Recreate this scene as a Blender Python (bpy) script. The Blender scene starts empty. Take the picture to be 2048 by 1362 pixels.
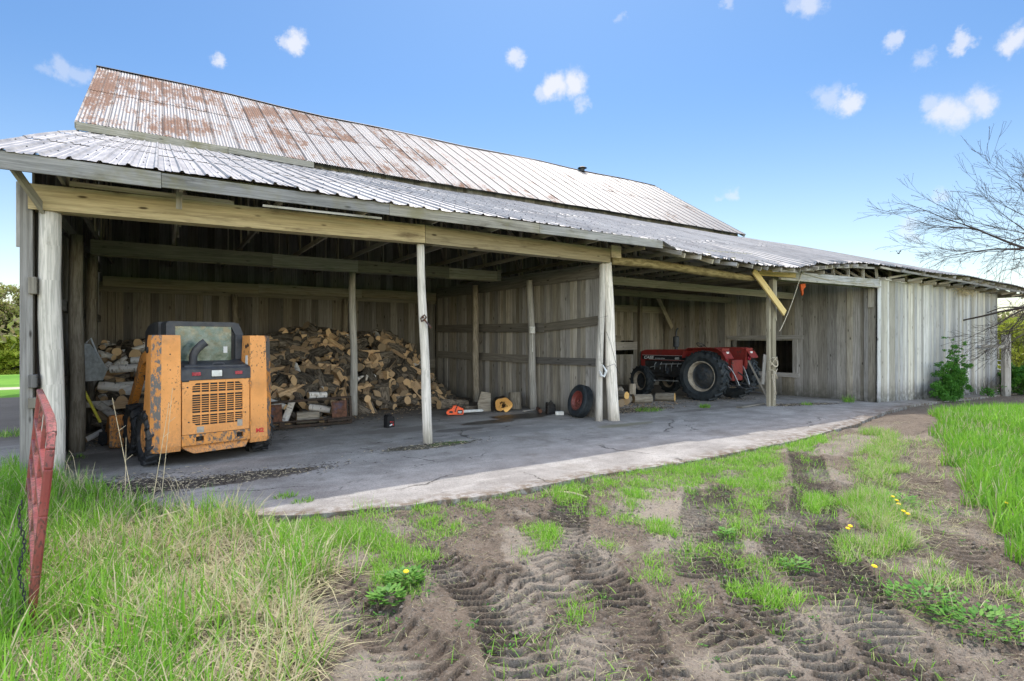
import bpy, math, random
import numpy as np
from mathutils import Vector, Matrix
random.seed(7); RNG = np.random.default_rng(7)
R = math.radians
scene = bpy.context.scene
col = scene.collection

# ------------------------------------------------------------------ camera, sky, sun, exposure
CAM_H = 1.8; FPX = 1107.0
cam_d = bpy.data.cameras.new('camera'); cam = bpy.data.objects.new('camera', cam_d); col.objects.link(cam)
cam.location = (0, 0, CAM_H); cam.rotation_euler = (R(90), 0, R(-32.5))
cam_d.sensor_width = 36.0; cam_d.lens = FPX / 2048 * 36; cam_d.clip_start = 0.05; cam_d.clip_end = 3000
scene.camera = cam
CC, SS = math.cos(R(32.5)), math.sin(R(32.5))

def ray_dir(u, v):
    l = (u - 1024) / FPX; t = (681 - v) / FPX
    d = Vector((SS + CC * l, CC - SS * l, t)); d.normalize(); return d
def G(u, v, z=0.0):
    d = FPX * (CAM_H - z) / (v - 681); l = (u - 1024) / FPX * d
    return (SS * d + CC * l, CC * d - SS * l)

scene.view_settings.view_transform = 'Standard'; scene.view_settings.look = 'None'
scene.view_settings.exposure = 1.1; scene.view_settings.gamma = 1.0
scene.view_settings.use_curve_mapping = False
scene.render.engine = 'CYCLES'
scene.cycles.max_bounces = 8; scene.cycles.diffuse_bounces = 6

SUN_EL, SUN_AZ = R(60), math.atan2(1.38, 1.75)
sun_d = bpy.data.lights.new('sun', 'SUN'); sun_d.energy = 2.0; sun_d.angle = R(0.5); sun_d.color = (1.0, 0.955, 0.88)
sun = bpy.data.objects.new('sun', sun_d); col.objects.link(sun)
sdir = Vector((math.sin(SUN_AZ) * math.cos(SUN_EL), math.cos(SUN_AZ) * math.cos(SUN_EL), math.sin(SUN_EL)))
sun.rotation_euler = (-sdir).to_track_quat('-Z', 'Y').to_euler()
sun.location = (0, 0, 40)

world = bpy.data.worlds.new('World'); scene.world = world; world.use_nodes = True
def build_world():
    nt = world.node_tree; n = nt.nodes; L = nt.links; n.clear()
    out = n.new('ShaderNodeOutputWorld'); bg = n.new('ShaderNodeBackground'); bg.inputs[1].default_value = 0.15
    sky = n.new('ShaderNodeTexSky'); sky.sky_type = 'NISHITA'; sky.sun_disc = False
    sky.sun_elevation = SUN_EL; sky.sun_rotation = SUN_AZ; sky.air_density = 1.0; sky.dust_density = 0.6; sky.ozone_density = 1.6
    tc = n.new('ShaderNodeTexCoord'); sp = n.new('ShaderNodeSeparateXYZ'); L.new(tc.outputs['Generated'], sp.inputs[0])
    def ramp(a, b):
        m = n.new('ShaderNodeMapRange'); m.interpolation_type = 'SMOOTHSTEP'; m.inputs[1].default_value = a; m.inputs[2].default_value = b; L.new(sp.outputs[2], m.inputs[0]); return m.outputs[0]
    def mixc(f, a, b):
        m = n.new('ShaderNodeMix'); m.data_type = 'RGBA'; L.new(f, m.inputs[0])
        for x, i in ((a, 6), (b, 7)):
            if isinstance(x, tuple): m.inputs[i].default_value = x
            else: L.new(x, m.inputs[i])
        return m.outputs[2]
    tint = mixc(ramp(-.02, .42), (.66, .61, .53, 1), (.30, .41, .50, 1)); # sky behind the camera and overhead is brightened, added fill for the shade
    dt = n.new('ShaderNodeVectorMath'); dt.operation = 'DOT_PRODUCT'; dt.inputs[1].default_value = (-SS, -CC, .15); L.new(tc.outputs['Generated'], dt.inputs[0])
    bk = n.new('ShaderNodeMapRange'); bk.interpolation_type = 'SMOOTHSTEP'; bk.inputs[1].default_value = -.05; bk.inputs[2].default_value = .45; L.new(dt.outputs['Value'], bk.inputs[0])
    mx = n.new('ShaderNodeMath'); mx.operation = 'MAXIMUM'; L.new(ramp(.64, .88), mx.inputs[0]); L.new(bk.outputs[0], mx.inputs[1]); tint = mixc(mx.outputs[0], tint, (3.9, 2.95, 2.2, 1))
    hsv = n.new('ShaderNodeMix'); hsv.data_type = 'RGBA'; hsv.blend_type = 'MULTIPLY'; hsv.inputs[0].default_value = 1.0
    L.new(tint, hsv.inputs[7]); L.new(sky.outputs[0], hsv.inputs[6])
    # wispy clouds, fixed directions on the sky dome
    nz = n.new('ShaderNodeTexNoise'); nz.inputs['Scale'].default_value = 24; nz.inputs['Detail'].default_value = 8; nz.inputs['Roughness'].default_value = 0.66
    L.new(tc.outputs['Generated'], nz.inputs['Vector'])
    sub = n.new('ShaderNodeVectorMath'); sub.operation = 'SUBTRACT'; sub.inputs[1].default_value = (0.5, 0.5, 0.5); L.new(nz.outputs['Color'], sub.inputs[0])
    scl = n.new('ShaderNodeVectorMath'); scl.operation = 'SCALE'; scl.inputs['Scale'].default_value = 0.055; L.new(sub.outputs[0], scl.inputs[0])
    add = n.new('ShaderNodeVectorMath'); add.operation = 'ADD'; L.new(tc.outputs['Generated'], add.inputs[0]); L.new(scl.outputs[0], add.inputs[1])
    blobs = [(1110, 175, .030, .9), (1150, 165, .030, .9), (1090, 185, .022, .6), (1165, 208, .018, .45), (1032, 113, .021, .75),
             (592, 86, .022, .85), (575, 80, .014, .6), (440, 119, .015, .75), (125, 140, .020, .38), (155, 150, .018, .35), (95, 135, .014, .25),
             (1790, 80, .017, .6), (1930, 77, .018, .7), (2030, 82, .022, .8), (1700, 210, .024, .8), (1660, 200, .024, .45), (1640, 185, .016, .3),
             (1895, 222, .030, .8), (1960, 208, .026, .75), (1870, 205, .02, .5), (1850, 122, .018, .4), (1465, 387, .016, .45), (1885, 386, .013, .35),
             (1815, 462, .018, .40), (1825, 447, .012, .35), (1620, 8, .026, .6), (1245, 35, .010, .25), (1450, 2, .012, .35), (1590, 12, .016, .4), (1440, 395, .010, .25),
             (2200, 300, .05, .7), (-250, 200, .06, .6), (-120, 420, .04, .5)]
    acc = None
    for (u, v, r, a) in blobs:
        d = ray_dir(u, v)
        dist = n.new('ShaderNodeVectorMath'); dist.operation = 'DISTANCE'; dist.inputs[1].default_value = d; L.new(add.outputs[0], dist.inputs[0])
        mr = n.new('ShaderNodeMapRange'); mr.interpolation_type = 'SMOOTHSTEP'
        mr.inputs[1].default_value = r * 0.98; mr.inputs[2].default_value = r * 0.30; mr.inputs[3].default_value = 0; mr.inputs[4].default_value = a
        L.new(dist.outputs['Value'], mr.inputs[0])
        if acc is None: acc = mr.outputs[0]
        else:
            m = n.new('ShaderNodeMath'); m.operation = 'MAXIMUM'; L.new(acc, m.inputs[0]); L.new(mr.outputs[0], m.inputs[1]); acc = m.outputs[0]
    mix = n.new('ShaderNodeMix'); mix.data_type = 'RGBA'; L.new(acc, mix.inputs[0]); L.new(hsv.outputs[2], mix.inputs[6])
    mix.inputs[7].default_value = (2.9, 2.95, 3.15, 1)
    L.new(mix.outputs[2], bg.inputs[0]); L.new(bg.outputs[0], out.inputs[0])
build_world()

# ------------------------------------------------------------------ object helpers
def tag(o, label=None, cat=None, group=None, kind=None):
    if label: o['label'] = label
    if cat: o['category'] = cat
    if group: o['group'] = group
    if kind: o['kind'] = kind
    return o
def empty(name, loc, rz=0.0, **k):
    o = bpy.data.objects.new(name, None); col.objects.link(o); o.location = loc; o.rotation_euler = (0, 0, rz)
    o.empty_display_size = 0.2
    return tag(o, **k)

class MB:
    """collects faces with a UV (metres along / across the grain) and a random tone per piece"""
    def __init__(s): s.v = []; s.f = []; s.uv = []; s.c = []; s.m = []
    def face(s, pts, uvs=None, c=(0.5, 0.5, 0.5), m=0):
        b = len(s.v); s.v.extend(tuple(p) for p in pts); s.f.append(tuple(range(b, b + len(pts))))
        s.uv.append(uvs if uvs else [(p[0], p[1]) for p in pts]); s.c.append(c); s.m.append(m)
    def box(s, c, ax, ay, az, m=0, tone=None, taper=1.0):
        """c centre; ax, ay, az full-size edge vectors, ax is the grain direction"""
        c = Vector(c); ax = Vector(ax) / 2; ay = Vector(ay) / 2; az = Vector(az) / 2
        b = len(s.v); P = []
        for i in (-1, 1):
            k = taper if i > 0 else 1.0
            for j in (-1, 1):
                for l in (-1, 1): P.append(c + ax * i + ay * j * k + az * l * k)
        s.v.extend(tuple(p) for p in P)
        L, A, B = ax.length * 2, ay.length * 2, az.length * 2
        o = random.random() * 50; q = random.random() * 50
        t = tone if tone is not None else (random.random(), random.random(), random.random())
        F = [((0, 1, 3, 2), [(0, 0), (0, B), (A, B), (A, 0)]), ((4, 6, 7, 5), [(0, 0), (A, 0), (A, B), (0, B)]),
             ((0, 4, 5, 1), [(0, 0), (L, 0), (L, B), (0, B)]), ((2, 3, 7, 6), [(0, 0), (0, B), (L, B), (L, 0)]),
             ((0, 2, 6, 4), [(0, 0), (0, A), (L, A), (L, 0)]), ((1, 5, 7, 3), [(0, 0), (L, 0), (L, A), (0, A)])]
        if ax.cross(ay).dot(az) < 0: F = [(tuple(reversed(a)), list(reversed(u))) for a, u in F]
        for a, u in F:
            s.f.append(tuple(b + i for i in a)); s.uv.append([(x + o, y + q) for x, y in u]); s.c.append(t); s.m.append(m)
        return s
    def bx(s, x0, x1, y0, y1, z0, z1, m=0, grain='x', tone=None):
        c = ((x0 + x1) / 2, (y0 + y1) / 2, (z0 + z1) / 2); X = (x1 - x0, 0, 0); Y = (0, y1 - y0, 0); Z = (0, 0, z1 - z0)
        o = {'x': (X, Y, Z), 'y': (Y, Z, X), 'z': (Z, X, Y)}[grain]
        return s.box(c, *o, m=m, tone=tone)
    def plank(s, p0, p1, w, t, up=(0, 0, 1), m=0, tone=None):
        """board from p0 to p1, w measured towards `up`, t the thickness"""
        p0 = Vector(p0); p1 = Vector(p1); a = p1 - p0; n = a.cross(Vector(up)).normalized(); b = n.cross(a).normalized()
        return s.box((p0 + p1) / 2, a, b * w, n * t, m=m, tone=tone)
    def tube(s, pts, rad, n=10, m=0, caps=True, mc=None, tone=None, squash=1.0, jit=0.0):
        pts = [Vector(p) for p in pts]
        if not hasattr(rad, '__len__'): rad = [rad] * len(pts)
        t = tone if tone is not None else (random.random(), random.random(), random.random())
        b = len(s.v); prev = None; L = 0.0; o = random.random() * 40; q = random.random() * 40; Ls = []
        jj = [1 + jit * (random.random() - .5) for _ in range(n)]
        for i, p in enumerate(pts):
            d = (pts[min(i + 1, len(pts) - 1)] - pts[max(i - 1, 0)]).normalized()
            if prev is None:
                a = Vector((0, 0, 1)) if abs(d.z) < 0.9 else Vector((1, 0, 0)); x = d.cross(a).normalized()
            else: x = (prev - d * prev.dot(d)).normalized()
            prev = x; y = d.cross(x)
            if i: L += (p - pts[i - 1]).length
            Ls.append(L)
            for k in range(n):
                an = 2 * math.pi * k / n; r = rad[i] * jj[k]
                s.v.append(tuple(p + x * math.cos(an) * r + y * math.sin(an) * r * squash))
        for i in range(len(pts) - 1):
            for k in range(n):
                k2 = (k + 1) % n
                s.f.append((b + i * n + k, b + i * n + k2, b + (i + 1) * n + k2, b + (i + 1) * n + k))
                w = 2 * math.pi * max(rad[i], 1e-3) / n
                s.uv.append([(Ls[i] + o, k * w + q), (Ls[i] + o, (k + 1) * w + q), (Ls[i + 1] + o, (k + 1) * w + q), (Ls[i + 1] + o, k * w + q)]); s.c.append(t); s.m.append(m)
        if caps:
            for base, rev in ((b, True), (b + (len(pts) - 1) * n, False)):
                idx = [base + k for k in range(n)]
                uv = [(math.cos(2 * math.pi * k / n) , math.sin(2 * math.pi * k / n)) for k in range(n)]
                if rev: idx.reverse(); uv.reverse()
                s.f.append(tuple(idx)); s.uv.append(uv); s.c.append(t); s.m.append(m if mc is None else mc)
        return s
    def prism(s, poly, o, X, Y, Zv, m=0, tone=None):
        """polygon (x,y) on axes X,Y from origin o, extruded by vector Zv"""
        o = Vector(o); X = Vector(X); Y = Vector(Y); Zv = Vector(Zv); t = tone if tone is not None else (random.random(), random.random(), random.random())
        A = [o + X * p[0] + Y * p[1] for p in poly]; Bp = [p + Zv for p in A]; n = len(A)
        if X.cross(Y).dot(Zv) < 0: A.reverse(); Bp.reverse(); poly = list(reversed(poly))
        s.face(list(reversed(A)), [(p[0], p[1]) for p in reversed(poly)], t, m); s.face(Bp, [(p[0], p[1]) for p in poly], t, m)
        for i in range(n):
            j = (i + 1) % n; e = (A[j] - A[i]).length
            s.face([A[i], A[j], Bp[j], Bp[i]], [(0, 0), (e, 0), (e, Zv.length), (0, Zv.length)], t, m)
        return s
    def lathe(s, prof, o, axis, n=32, m=0, tone=None, closed=False):
        """profile of (radius, along) revolved about axis through o; prof entries may carry a material index"""
        o = Vector(o); a = Vector(axis).normalized(); x = a.cross(Vector((0, 0, 1)) if abs(a.z) < .9 else Vector((1, 0, 0))).normalized(); y = a.cross(x)
        t = tone if tone is not None else (random.random(), random.random(), random.random()); b = len(s.v)
        for p in prof:
            for k in range(n):
                an = 2 * math.pi * k / n
                s.v.append(tuple(o + a * p[1] + (x * math.cos(an) + y * math.sin(an)) * p[0]))
        for i in range(len(prof) - 1):
            mi = prof[i][2] if len(prof[i]) > 2 else m
            for k in range(n):
                k2 = (k + 1) % n
                s.f.append((b + i * n + k, b + i * n + k2, b + (i + 1) * n + k2, b + (i + 1) * n + k))
                s.uv.append([(k / n, i), ((k + 1) / n, i), ((k + 1) / n, i + 1), (k / n, i + 1)]); s.c.append(t); s.m.append(mi)
        return s
    def mesh(s, name, mats, smooth=False):
        me = bpy.data.meshes.new(name); me.from_pydata(s.v, [], s.f)
        if not isinstance(mats, (list, tuple)): mats = [mats]
        for mt in mats: me.materials.append(mt)
        uvl = me.uv_layers.new(name='UVMap'); uvl.data.foreach_set('uv', np.array([c for u in s.uv for p in u for c in p], dtype=np.float32))
        ca = me.color_attributes.new('rnd', 'FLOAT_COLOR', 'CORNER')
        cs = np.array([(c[0], c[1], c[2], 1.0) for c in s.c], dtype=np.float32); ln = np.array([len(f) for f in s.f])
        ca.data.foreach_set('color', np.repeat(cs, ln, axis=0).ravel())
        me.polygons.foreach_set('material_index', np.array(s.m, dtype=np.int32))
        if smooth: me.polygons.foreach_set('use_smooth', np.ones(len(s.f), dtype=bool))
        me.update(); return me
    def build(s, name, mats, parent=None, smooth=False, bevel=0.0, loc=None, **k):
        o = bpy.data.objects.new(name, s.mesh(name, mats, smooth)); col.objects.link(o)
        if parent: o.parent = parent
        if loc is not None: o.location = loc
        if bevel:
            b = o.modifiers.new('b', 'BEVEL'); b.width = bevel; b.segments = 2; b.limit_method = 'ANGLE'; b.angle_limit = R(40)
        return tag(o, **k)

# ------------------------------------------------------------------ numpy value noise
def _h(i, j, s):
    x = np.sin(i * 127.1 + j * 311.7 + s * 74.7) * 43758.5453
    return x - np.floor(x)
def vn(x, y, s=0):
    x = np.asarray(x, dtype=float); y = np.asarray(y, dtype=float)
    i = np.floor(x); j = np.floor(y); fx = x - i; fy = y - j; fx = fx * fx * (3 - 2 * fx); fy = fy * fy * (3 - 2 * fy)
    return (_h(i, j, s) * (1 - fx) + _h(i + 1, j, s) * fx) * (1 - fy) + (_h(i, j + 1, s) * (1 - fx) + _h(i + 1, j + 1, s) * fx) * fy
def fbm(x, y, s=0, o=4, g=.5):
    a = 1.0; t = 0.0; r = 0.0
    for k in range(o): r = r + a * vn(x * 2 ** k, y * 2 ** k, s + k * 13); t += a; a *= g
    return r / t
def sst(a, b, x):
    t = np.clip((x - a) / (b - a), 0, 1); return t * t * (3 - 2 * t)

# ------------------------------------------------------------------ materials
class NT:
    def __init__(s, name, rough=0.8, metal=0.0, spec=0.3):
        s.mat = bpy.data.materials.new(name); s.mat.use_nodes = True; s.nt = s.mat.node_tree; s.n = s.nt.nodes
        s.b = s.n['Principled BSDF']; s.b.inputs['Roughness'].default_value = rough; s.b.inputs['Metallic'].default_value = metal
        s.b.inputs['Specular IOR Level'].default_value = spec
        s.tc = s.n.new('ShaderNodeTexCoord')
    def link(s, a, b): s.nt.links.new(a, b)
    def val(s, x, inp):
        if isinstance(x, (int, float)): inp.default_value = x
        elif isinstance(x, (tuple, list)): inp.default_value = tuple(x) + ((1,) if len(x) == 3 and len(inp.default_value) == 4 else ())
        else: s.link(x, inp)
    def co(s, which='UV', scale=(1, 1, 1), loc=(0, 0, 0)):
        m = s.n.new('ShaderNodeMapping'); m.inputs['Scale'].default_value = scale; m.inputs['Location'].default_value = loc
        s.link(s.tc.outputs[which], m.inputs['Vector']); return m.outputs[0]
    def noise(s, vec, scale=5, detail=4, rough=.55, dist=0, out='Fac'):
        t = s.n.new('ShaderNodeTexNoise'); t.inputs['Scale'].default_value = scale; t.inputs['Detail'].default_value = detail
        t.inputs['Roughness'].default_value = rough; t.inputs['Distortion'].default_value = dist; s.link(vec, t.inputs['Vector']); return t.outputs[out]
    def vor(s, vec, scale=5, feature='F1', rand=1.0):
        t = s.n.new('ShaderNodeTexVoronoi'); t.feature = feature; t.inputs['Scale'].default_value = scale; t.inputs['Randomness'].default_value = rand
        s.link(vec, t.inputs['Vector']); return t.outputs['Distance']
    def ramp(s, x, a, b, c=0.0, d=1.0):
        m = s.n.new('ShaderNodeMapRange'); m.interpolation_type = 'SMOOTHSTEP' if a < b or True else 'LINEAR'
        m.inputs[1].default_value = a; m.inputs[2].default_value = b; m.inputs[3].default_value = c; m.inputs[4].default_value = d
        s.val(x, m.inputs[0]); return m.outputs[0]
    def math(s, op, a, b=0.0, c=None):
        m = s.n.new('ShaderNodeMath'); m.operation = op; s.val(a, m.inputs[0]); s.val(b, m.inputs[1])
        if c is not None: s.val(c, m.inputs[2])
        return m.outputs[0]
    def mix(s, f, a, b, mode='MIX'):
        m = s.n.new('ShaderNodeMix'); m.data_type = 'RGBA'; m.blend_type = mode; s.val(f, m.inputs[0]); s.val(a, m.inputs[6]); s.val(b, m.inputs[7]); return m.outputs[2]
    def attr(s, name='rnd'):
        a = s.n.new('ShaderNodeAttribute'); a.attribute_name = name; return a
    def sep(s, v):
        x = s.n.new('ShaderNodeSeparateXYZ'); s.link(v, x.inputs[0]); return x.outputs
    def rnd(s):
        a = s.attr('rnd'); x = s.n.new('ShaderNodeSeparateColor'); s.link(a.outputs['Color'], x.inputs[0]); return x.outputs
    def color(s, c): s.val(c, s.b.inputs['Base Color']); return s
    def rough(s, r): s.val(r, s.b.inputs['Roughness']); return s
    def bump(s, h, strength=.4, dist=.01):
        b = s.n.new('ShaderNodeBump'); b.inputs['Strength'].default_value = strength; b.inputs['Distance'].default_value = dist
        s.link(h, b.inputs['Height']); s.link(b.outputs[0], s.b.inputs['Normal']); return s

def wood(name, c1, c2, dark, stain=.5, knots=1.0, moss=None, dirtlow=False, spec=.15):
    M = NT(name, .85, 0, spec); r = M.rnd()
    g = M.noise(M.co('UV', (1.2, 34, 1)), 1.0, 5, .62, .4)
    g2 = M.noise(M.co('UV', (5, 150, 1)), 1.0, 3, .6)
    bl = M.noise(M.co('UV', (1.1, 6.5, 1), (3, 7, 0)), 1.0, 6, .68, .5)
    c = M.mix(M.ramp(g, .32, .68), c1, c2)
    c = M.mix(M.ramp(bl, .50, .78, 0, stain), c, dark)
    c = M.mix(M.ramp(g2, .55, .75, 0, .45), c, dark)
    kd = M.vor(M.co('UV', (2.0, 6.5, 1)), 1.0)
    c = M.mix(M.ramp(kd, .15, .05, 0, .9 * knots), c, (dark[0] * .35, dark[1] * .32, dark[2] * .3))
    # rust-black nail streaks
    st = M.noise(M.co('UV', (1.6, 22, 1), (9, 1, 0)), 1.0, 2, .5)
    c = M.mix(M.ramp(st, .66, .8, 0, .6), c, (dark[0] * .6, dark[1] * .55, dark[2] * .5))
    v = M.ramp(r[0], 0, 1, .66, 1.28); vv = M.n.new('ShaderNodeCombineColor')
    M.link(v, vv.inputs[0]); M.link(M.math('MULTIPLY', v, M.ramp(r[1], 0, 1, .97, 1.03)), vv.inputs[1]); M.link(M.math('MULTIPLY', v, M.ramp(r[1], 0, 1, .88, 1.10)), vv.inputs[2])
    c = M.mix(1.0, c, vv.outputs[0], 'MULTIPLY')
    if moss:
        ob = M.co('Object'); mn = M.noise(ob, 1.7, 4, .6)
        c = M.mix(M.ramp(mn, .45, .72, 0, .75), c, moss)
    if dirtlow:
        z = M.sep(M.tc.outputs['Object'])[2]; dn = M.noise(M.co('Object'), 6, 3)
        f = M.math('MULTIPLY', M.ramp(z, .55, -.4, 0, .9), M.ramp(dn, .25, .6, .35, 1))
        c = M.mix(f, c, (.075, .07, .055))
    M.color(c); M.rough(M.ramp(g, .3, .7, .72, .95))
    M.bump(M.math('ADD', g, M.math('MULTIPLY', g2, .4)), .55, .006)
    return M.mat

MAT = {}
MAT['plank'] = wood('weathered_plank', (.225, .21, .19), (.39, .37, .345), (.085, .075, .064), .75, 1.0, dirtlow=True)
MAT['plank_dark'] = wood('brown_weathered_plank', (.125, .117, .107), (.21, .198, .184), (.048, .043, .038), .6, .9)
MAT['plank_pale'] = wood('silver_weathered_plank', (.34, .33, .315), (.52, .51, .49), (.16, .145, .13), .6, .9, dirtlow=True)
MAT['beam_yellow'] = wood('yellow_bounce_beam', (.33, .275, .18), (.49, .42, .29), (.11, .08, .05), .95, 1.0)  # yellow cast of reflected light is mixed into the wood colour
MAT['beam_grey'] = wood('grey_fascia', (.21, .205, .195), (.38, .365, .345), (.07, .062, .05), .85, .8, moss=(.17, .155, .08))
MAT['beam_inner'] = wood('inner_beam', (.21, .19, .15), (.32, .295, .24), (.08, .07, .055), .7, .8)
MAT['truss'] = wood('truss_timber', (.26, .235, .19), (.38, .345, .28), (.10, .088, .07), .5, .7)
MAT['new_wood'] = wood('newer_yellow_plank', (.52, .39, .16), (.64, .50, .25), (.30, .20, .08), .25, .7)

def barkmat(name, c1, c2, sc=(3, 26, 1), strength=.7):
    M = NT(name, .92, 0, .1); r = M.rnd()
    a = M.noise(M.co('UV', sc), 1.0, 5, .65, .6); b = M.noise(M.co('UV', (4, 9, 1)), 1.0, 4, .6)
    c = M.mix(M.ramp(a, .38, .62), c1, c2); c = M.mix(M.ramp(b, .55, .75, 0, .5), c, (c1[0] * .55, c1[1] * .55, c1[2] * .5))
    c = M.mix(1.0, c, M.mix(r[0], (.6, .6, .6), (1.35, 1.3, 1.25)), 'MULTIPLY')
    M.color(c); M.bump(a, strength, .012); return M.mat
MAT['bark'] = barkmat('firewood_bark', (.055, .048, .04), (.19, .165, .135), (8, 30, 1), .9)
MAT['post'] = barkmat('peeled_post', (.40, .39, .365), (.62, .60, .57), (1.6, 30, 1), .5)
MAT['post_dark'] = barkmat('dark_pole', (.16, .145, .12), (.27, .25, .215), (3, 26, 1), .6)
MAT['log_beam'] = barkmat('rough_log', (.22, .175, .085), (.46, .38, .20), (4, 14, 1), 1.0)
def cutmat(name, c1, c2, ring=(.2, .12, .05), heart=False):
    M = NT(name, .8, 0, .15); r = M.rnd()
    rad = M.n.new('ShaderNodeVectorMath'); rad.operation = 'LENGTH'; M.link(M.co('UV'), rad.inputs[0])
    w = M.math('SINE', M.math('MULTIPLY', rad.outputs['Value'], 42)); nz = M.noise(M.co('Object'), 22, 4, .6)
    c = M.mix(M.ramp(M.math('ADD', w, M.math('MULTIPLY', nz, 1.6)), .2, 1.8), c1, c2)
    c = M.mix(M.ramp(nz, .58, .75, 0, .5), c, ring)
    if heart: c = M.mix(M.ramp(M.math('ADD', rad.outputs['Value'], M.math('MULTIPLY', M.math('SUBTRACT', M.noise(M.co('Object'), 11, 4, .7), .5), 2.4)), .42, .22), c, (.035, .02, .012))
    c = M.mix(1.0, c, M.mix(r[0], (.36, .38, .42), (1.2, 1.12, 1.0)), 'MULTIPLY')
    M.color(c); M.bump(nz, .3, .006); return M.mat
MAT['cut'] = cutmat('cut_log_end', (.46, .33, .20), (.60, .45, .29))
MAT['fresh'] = cutmat('fresh_cut_end', (.80, .50, .17), (.90, .62, .27), (.10, .05, .02))
MAT['fresh_rot'] = cutmat('fresh_cut_with_rotten_heart', (.74, .42, .13), (.86, .56, .22), (.25, .13, .05), True)
def splitmat():
    M = NT('split_wood_face', .82, 0, .15); r = M.rnd()
    g = M.noise(M.co('UV', (3, 60, 1)), 1.0, 4, .6); b = M.noise(M.co('Object'), 9, 3)
    c = M.mix(M.ramp(g, .35, .65), (.42, .295, .18), (.62, .47, .31)); c = M.mix(M.ramp(b, .5, .72, 0, .5), c, (.28, .17, .09))
    c = M.mix(1.0, c, M.mix(r[0], (.48, .47, .48), (1.3, 1.22, 1.1)), 'MULTIPLY')
    M.color(c); M.bump(g, .5, .006); return M.mat
MAT['split'] = splitmat()
def birchmat():
    M = NT('birch_bark', .7, 0, .2)
    a = M.noise(M.co('UV', (26, 3, 1)), 1.0, 3, .6); b = M.noise(M.co('Object'), 7, 3)
    c = M.mix(M.ramp(a, .58, .68), (.66, .63, .60), (.10, .085, .075)); c = M.mix(M.ramp(b, .55, .7, 0, .7), c, (.30, .25, .20)); M.color(c); M.bump(a, .3, .004); return M.mat
MAT['birch'] = birchmat()

def plain(name, c, rough=.6, metal=0.0, var=.25, scale=9, spec=.4, dirt=None, damt=.5, bump=.15):
    M = NT(name, rough, metal, spec); a = M.noise(M.co('Object'), scale, 4, .6)
    cc = M.mix(M.ramp(a, .3, .7), tuple(x * (1 - var) for x in c), tuple(min(1, x * (1 + var)) for x in c))
    if dirt:
        d = M.noise(M.co('Object', (1, 1, 1), (5, 5, 5)), scale * .45, 6, .68); cc = M.mix(M.ramp(d, .48, .66, 0, damt), cc, dirt)
    M.color(cc); M.rough(M.ramp(a, .3, .7, max(.05, rough - .12), min(1, rough + .12)))
    if bump: M.bump(a, bump, .004)
    return M.mat
def paint(name, c, chip, dirt, chipamt=.62, scale=9, fade=None):
    """painted sheet metal with chips, scratches and grime"""
    M = NT(name, .5, 0, .4); o = M.co('Object')
    big = M.noise(o, 1.6, 3, .5); fine = M.noise(M.co('Object', (1, 1, .55)), scale * 2.4, 6, .72); f2 = M.noise(M.co('Object', (1, 1, .22), (3, 3, 1)), scale * 3.2, 3, .6)
    a = M.noise(o, 3.0, 4, .6)
    cc = M.mix(M.ramp(a, .3, .7), tuple(x * .84 for x in c), tuple(min(1, x * 1.08) for x in c))
    if fade: cc = M.mix(M.ramp(big, .4, .65, 0, .6), cc, fade)
    cc = M.mix(M.ramp(M.noise(o, 2.3, 5, .7), .52, .75, 0, .5), cc, dirt)
    z = M.sep(M.tc.outputs['Object'])[2]; cc = M.mix(M.math('MULTIPLY', M.ramp(z, .75, .15, 0, .75), M.ramp(fine, .35, .6)), cc, dirt)
    m = M.ramp(M.math('MULTIPLY', M.math('ADD', fine, M.math('MULTIPLY', big, .5)), .667), chipamt - .03, chipamt); cc = M.mix(m, cc, chip)
    cc = M.mix(M.ramp(f2, .70, .74, 0, .8), cc, chip)
    M.color(cc); M.rough(M.ramp(fine, .3, .7, .38, .68)); M.bump(fine, .12, .003); return M.mat
MAT['orange'] = paint('orange_paint', (.70, .30, .085), (.10, .07, .05), (.32, .17, .08), .605, 16, fade=(.72, .32, .10))
MAT['orange_worn'] = paint('worn_orange_paint', (.64, .26, .055), (.11, .095, .08), (.28, .15, .07), .545, 13)
MAT['orange_scrape'] = paint('scraped_orange_paint', (.62, .25, .06), (.13, .12, .115), (.20, .13, .08), .50, 7)
MAT['red'] = paint('faded_red_paint', (.21, .024, .021), (.05, .03, .028), (.07, .035, .03), .60)
MAT['gate_red'] = paint('chalky_red_gate_paint', (.20, .035, .03), (.09, .035, .028), (.14, .04, .03), .54, 18, fade=(.34, .13, .115))
MAT['rubber'] = plain('dusty_rubber', (.022, .024, .028), .75, 0, .4, 14, .3, (.085, .08, .075), .55)
MAT['rubber_blue'] = plain('worn_tractor_rubber', (.018, .024, .030), .7, 0, .4, 9, .35, (.05, .055, .058), .5)
MAT['black'] = plain('faded_black_plastic', (.045, .048, .058), .6, 0, .3, 8, .4, (.12, .115, .11), .35)
MAT['black_gloss'] = plain('black_plastic', (.012, .012, .014), .35, 0, .3, 20, .5, (.03, .03, .03), .3)
MAT['dark_metal'] = plain('grimy_dark_metal', (.030, .033, .038), .6, .3, .5, 16, .4, (.07, .055, .04), .5)
MAT['rust'] = plain('rusty_steel', (.115, .055, .035), .85, .1, .5, 14, .3, (.05, .07, .13), .8)
MAT['rust_dark'] = plain('dark_rusted_steel', (.045, .034, .028), .8, .2, .5, 18, .3, (.09, .05, .03), .5)
MAT['rim_cream'] = plain('dirty_cream_rim', (.31, .28, .235), .6, 0, .25, 10, .4, (.14, .11, .08), .6)
MAT['rim_dark'] = plain('dark_disc', (.030, .038, .048), .6, .1, .4, 10, .4, (.07, .06, .05), .6)
MAT['galv'] = plain('dull_galvanised', (.42, .45, .48), .5, .5, .2, 16, .4, (.25, .26, .27), .4)
MAT['steel'] = plain('bright_steel', (.5, .5, .5), .35, .9, .2, 20, .5)
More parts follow.
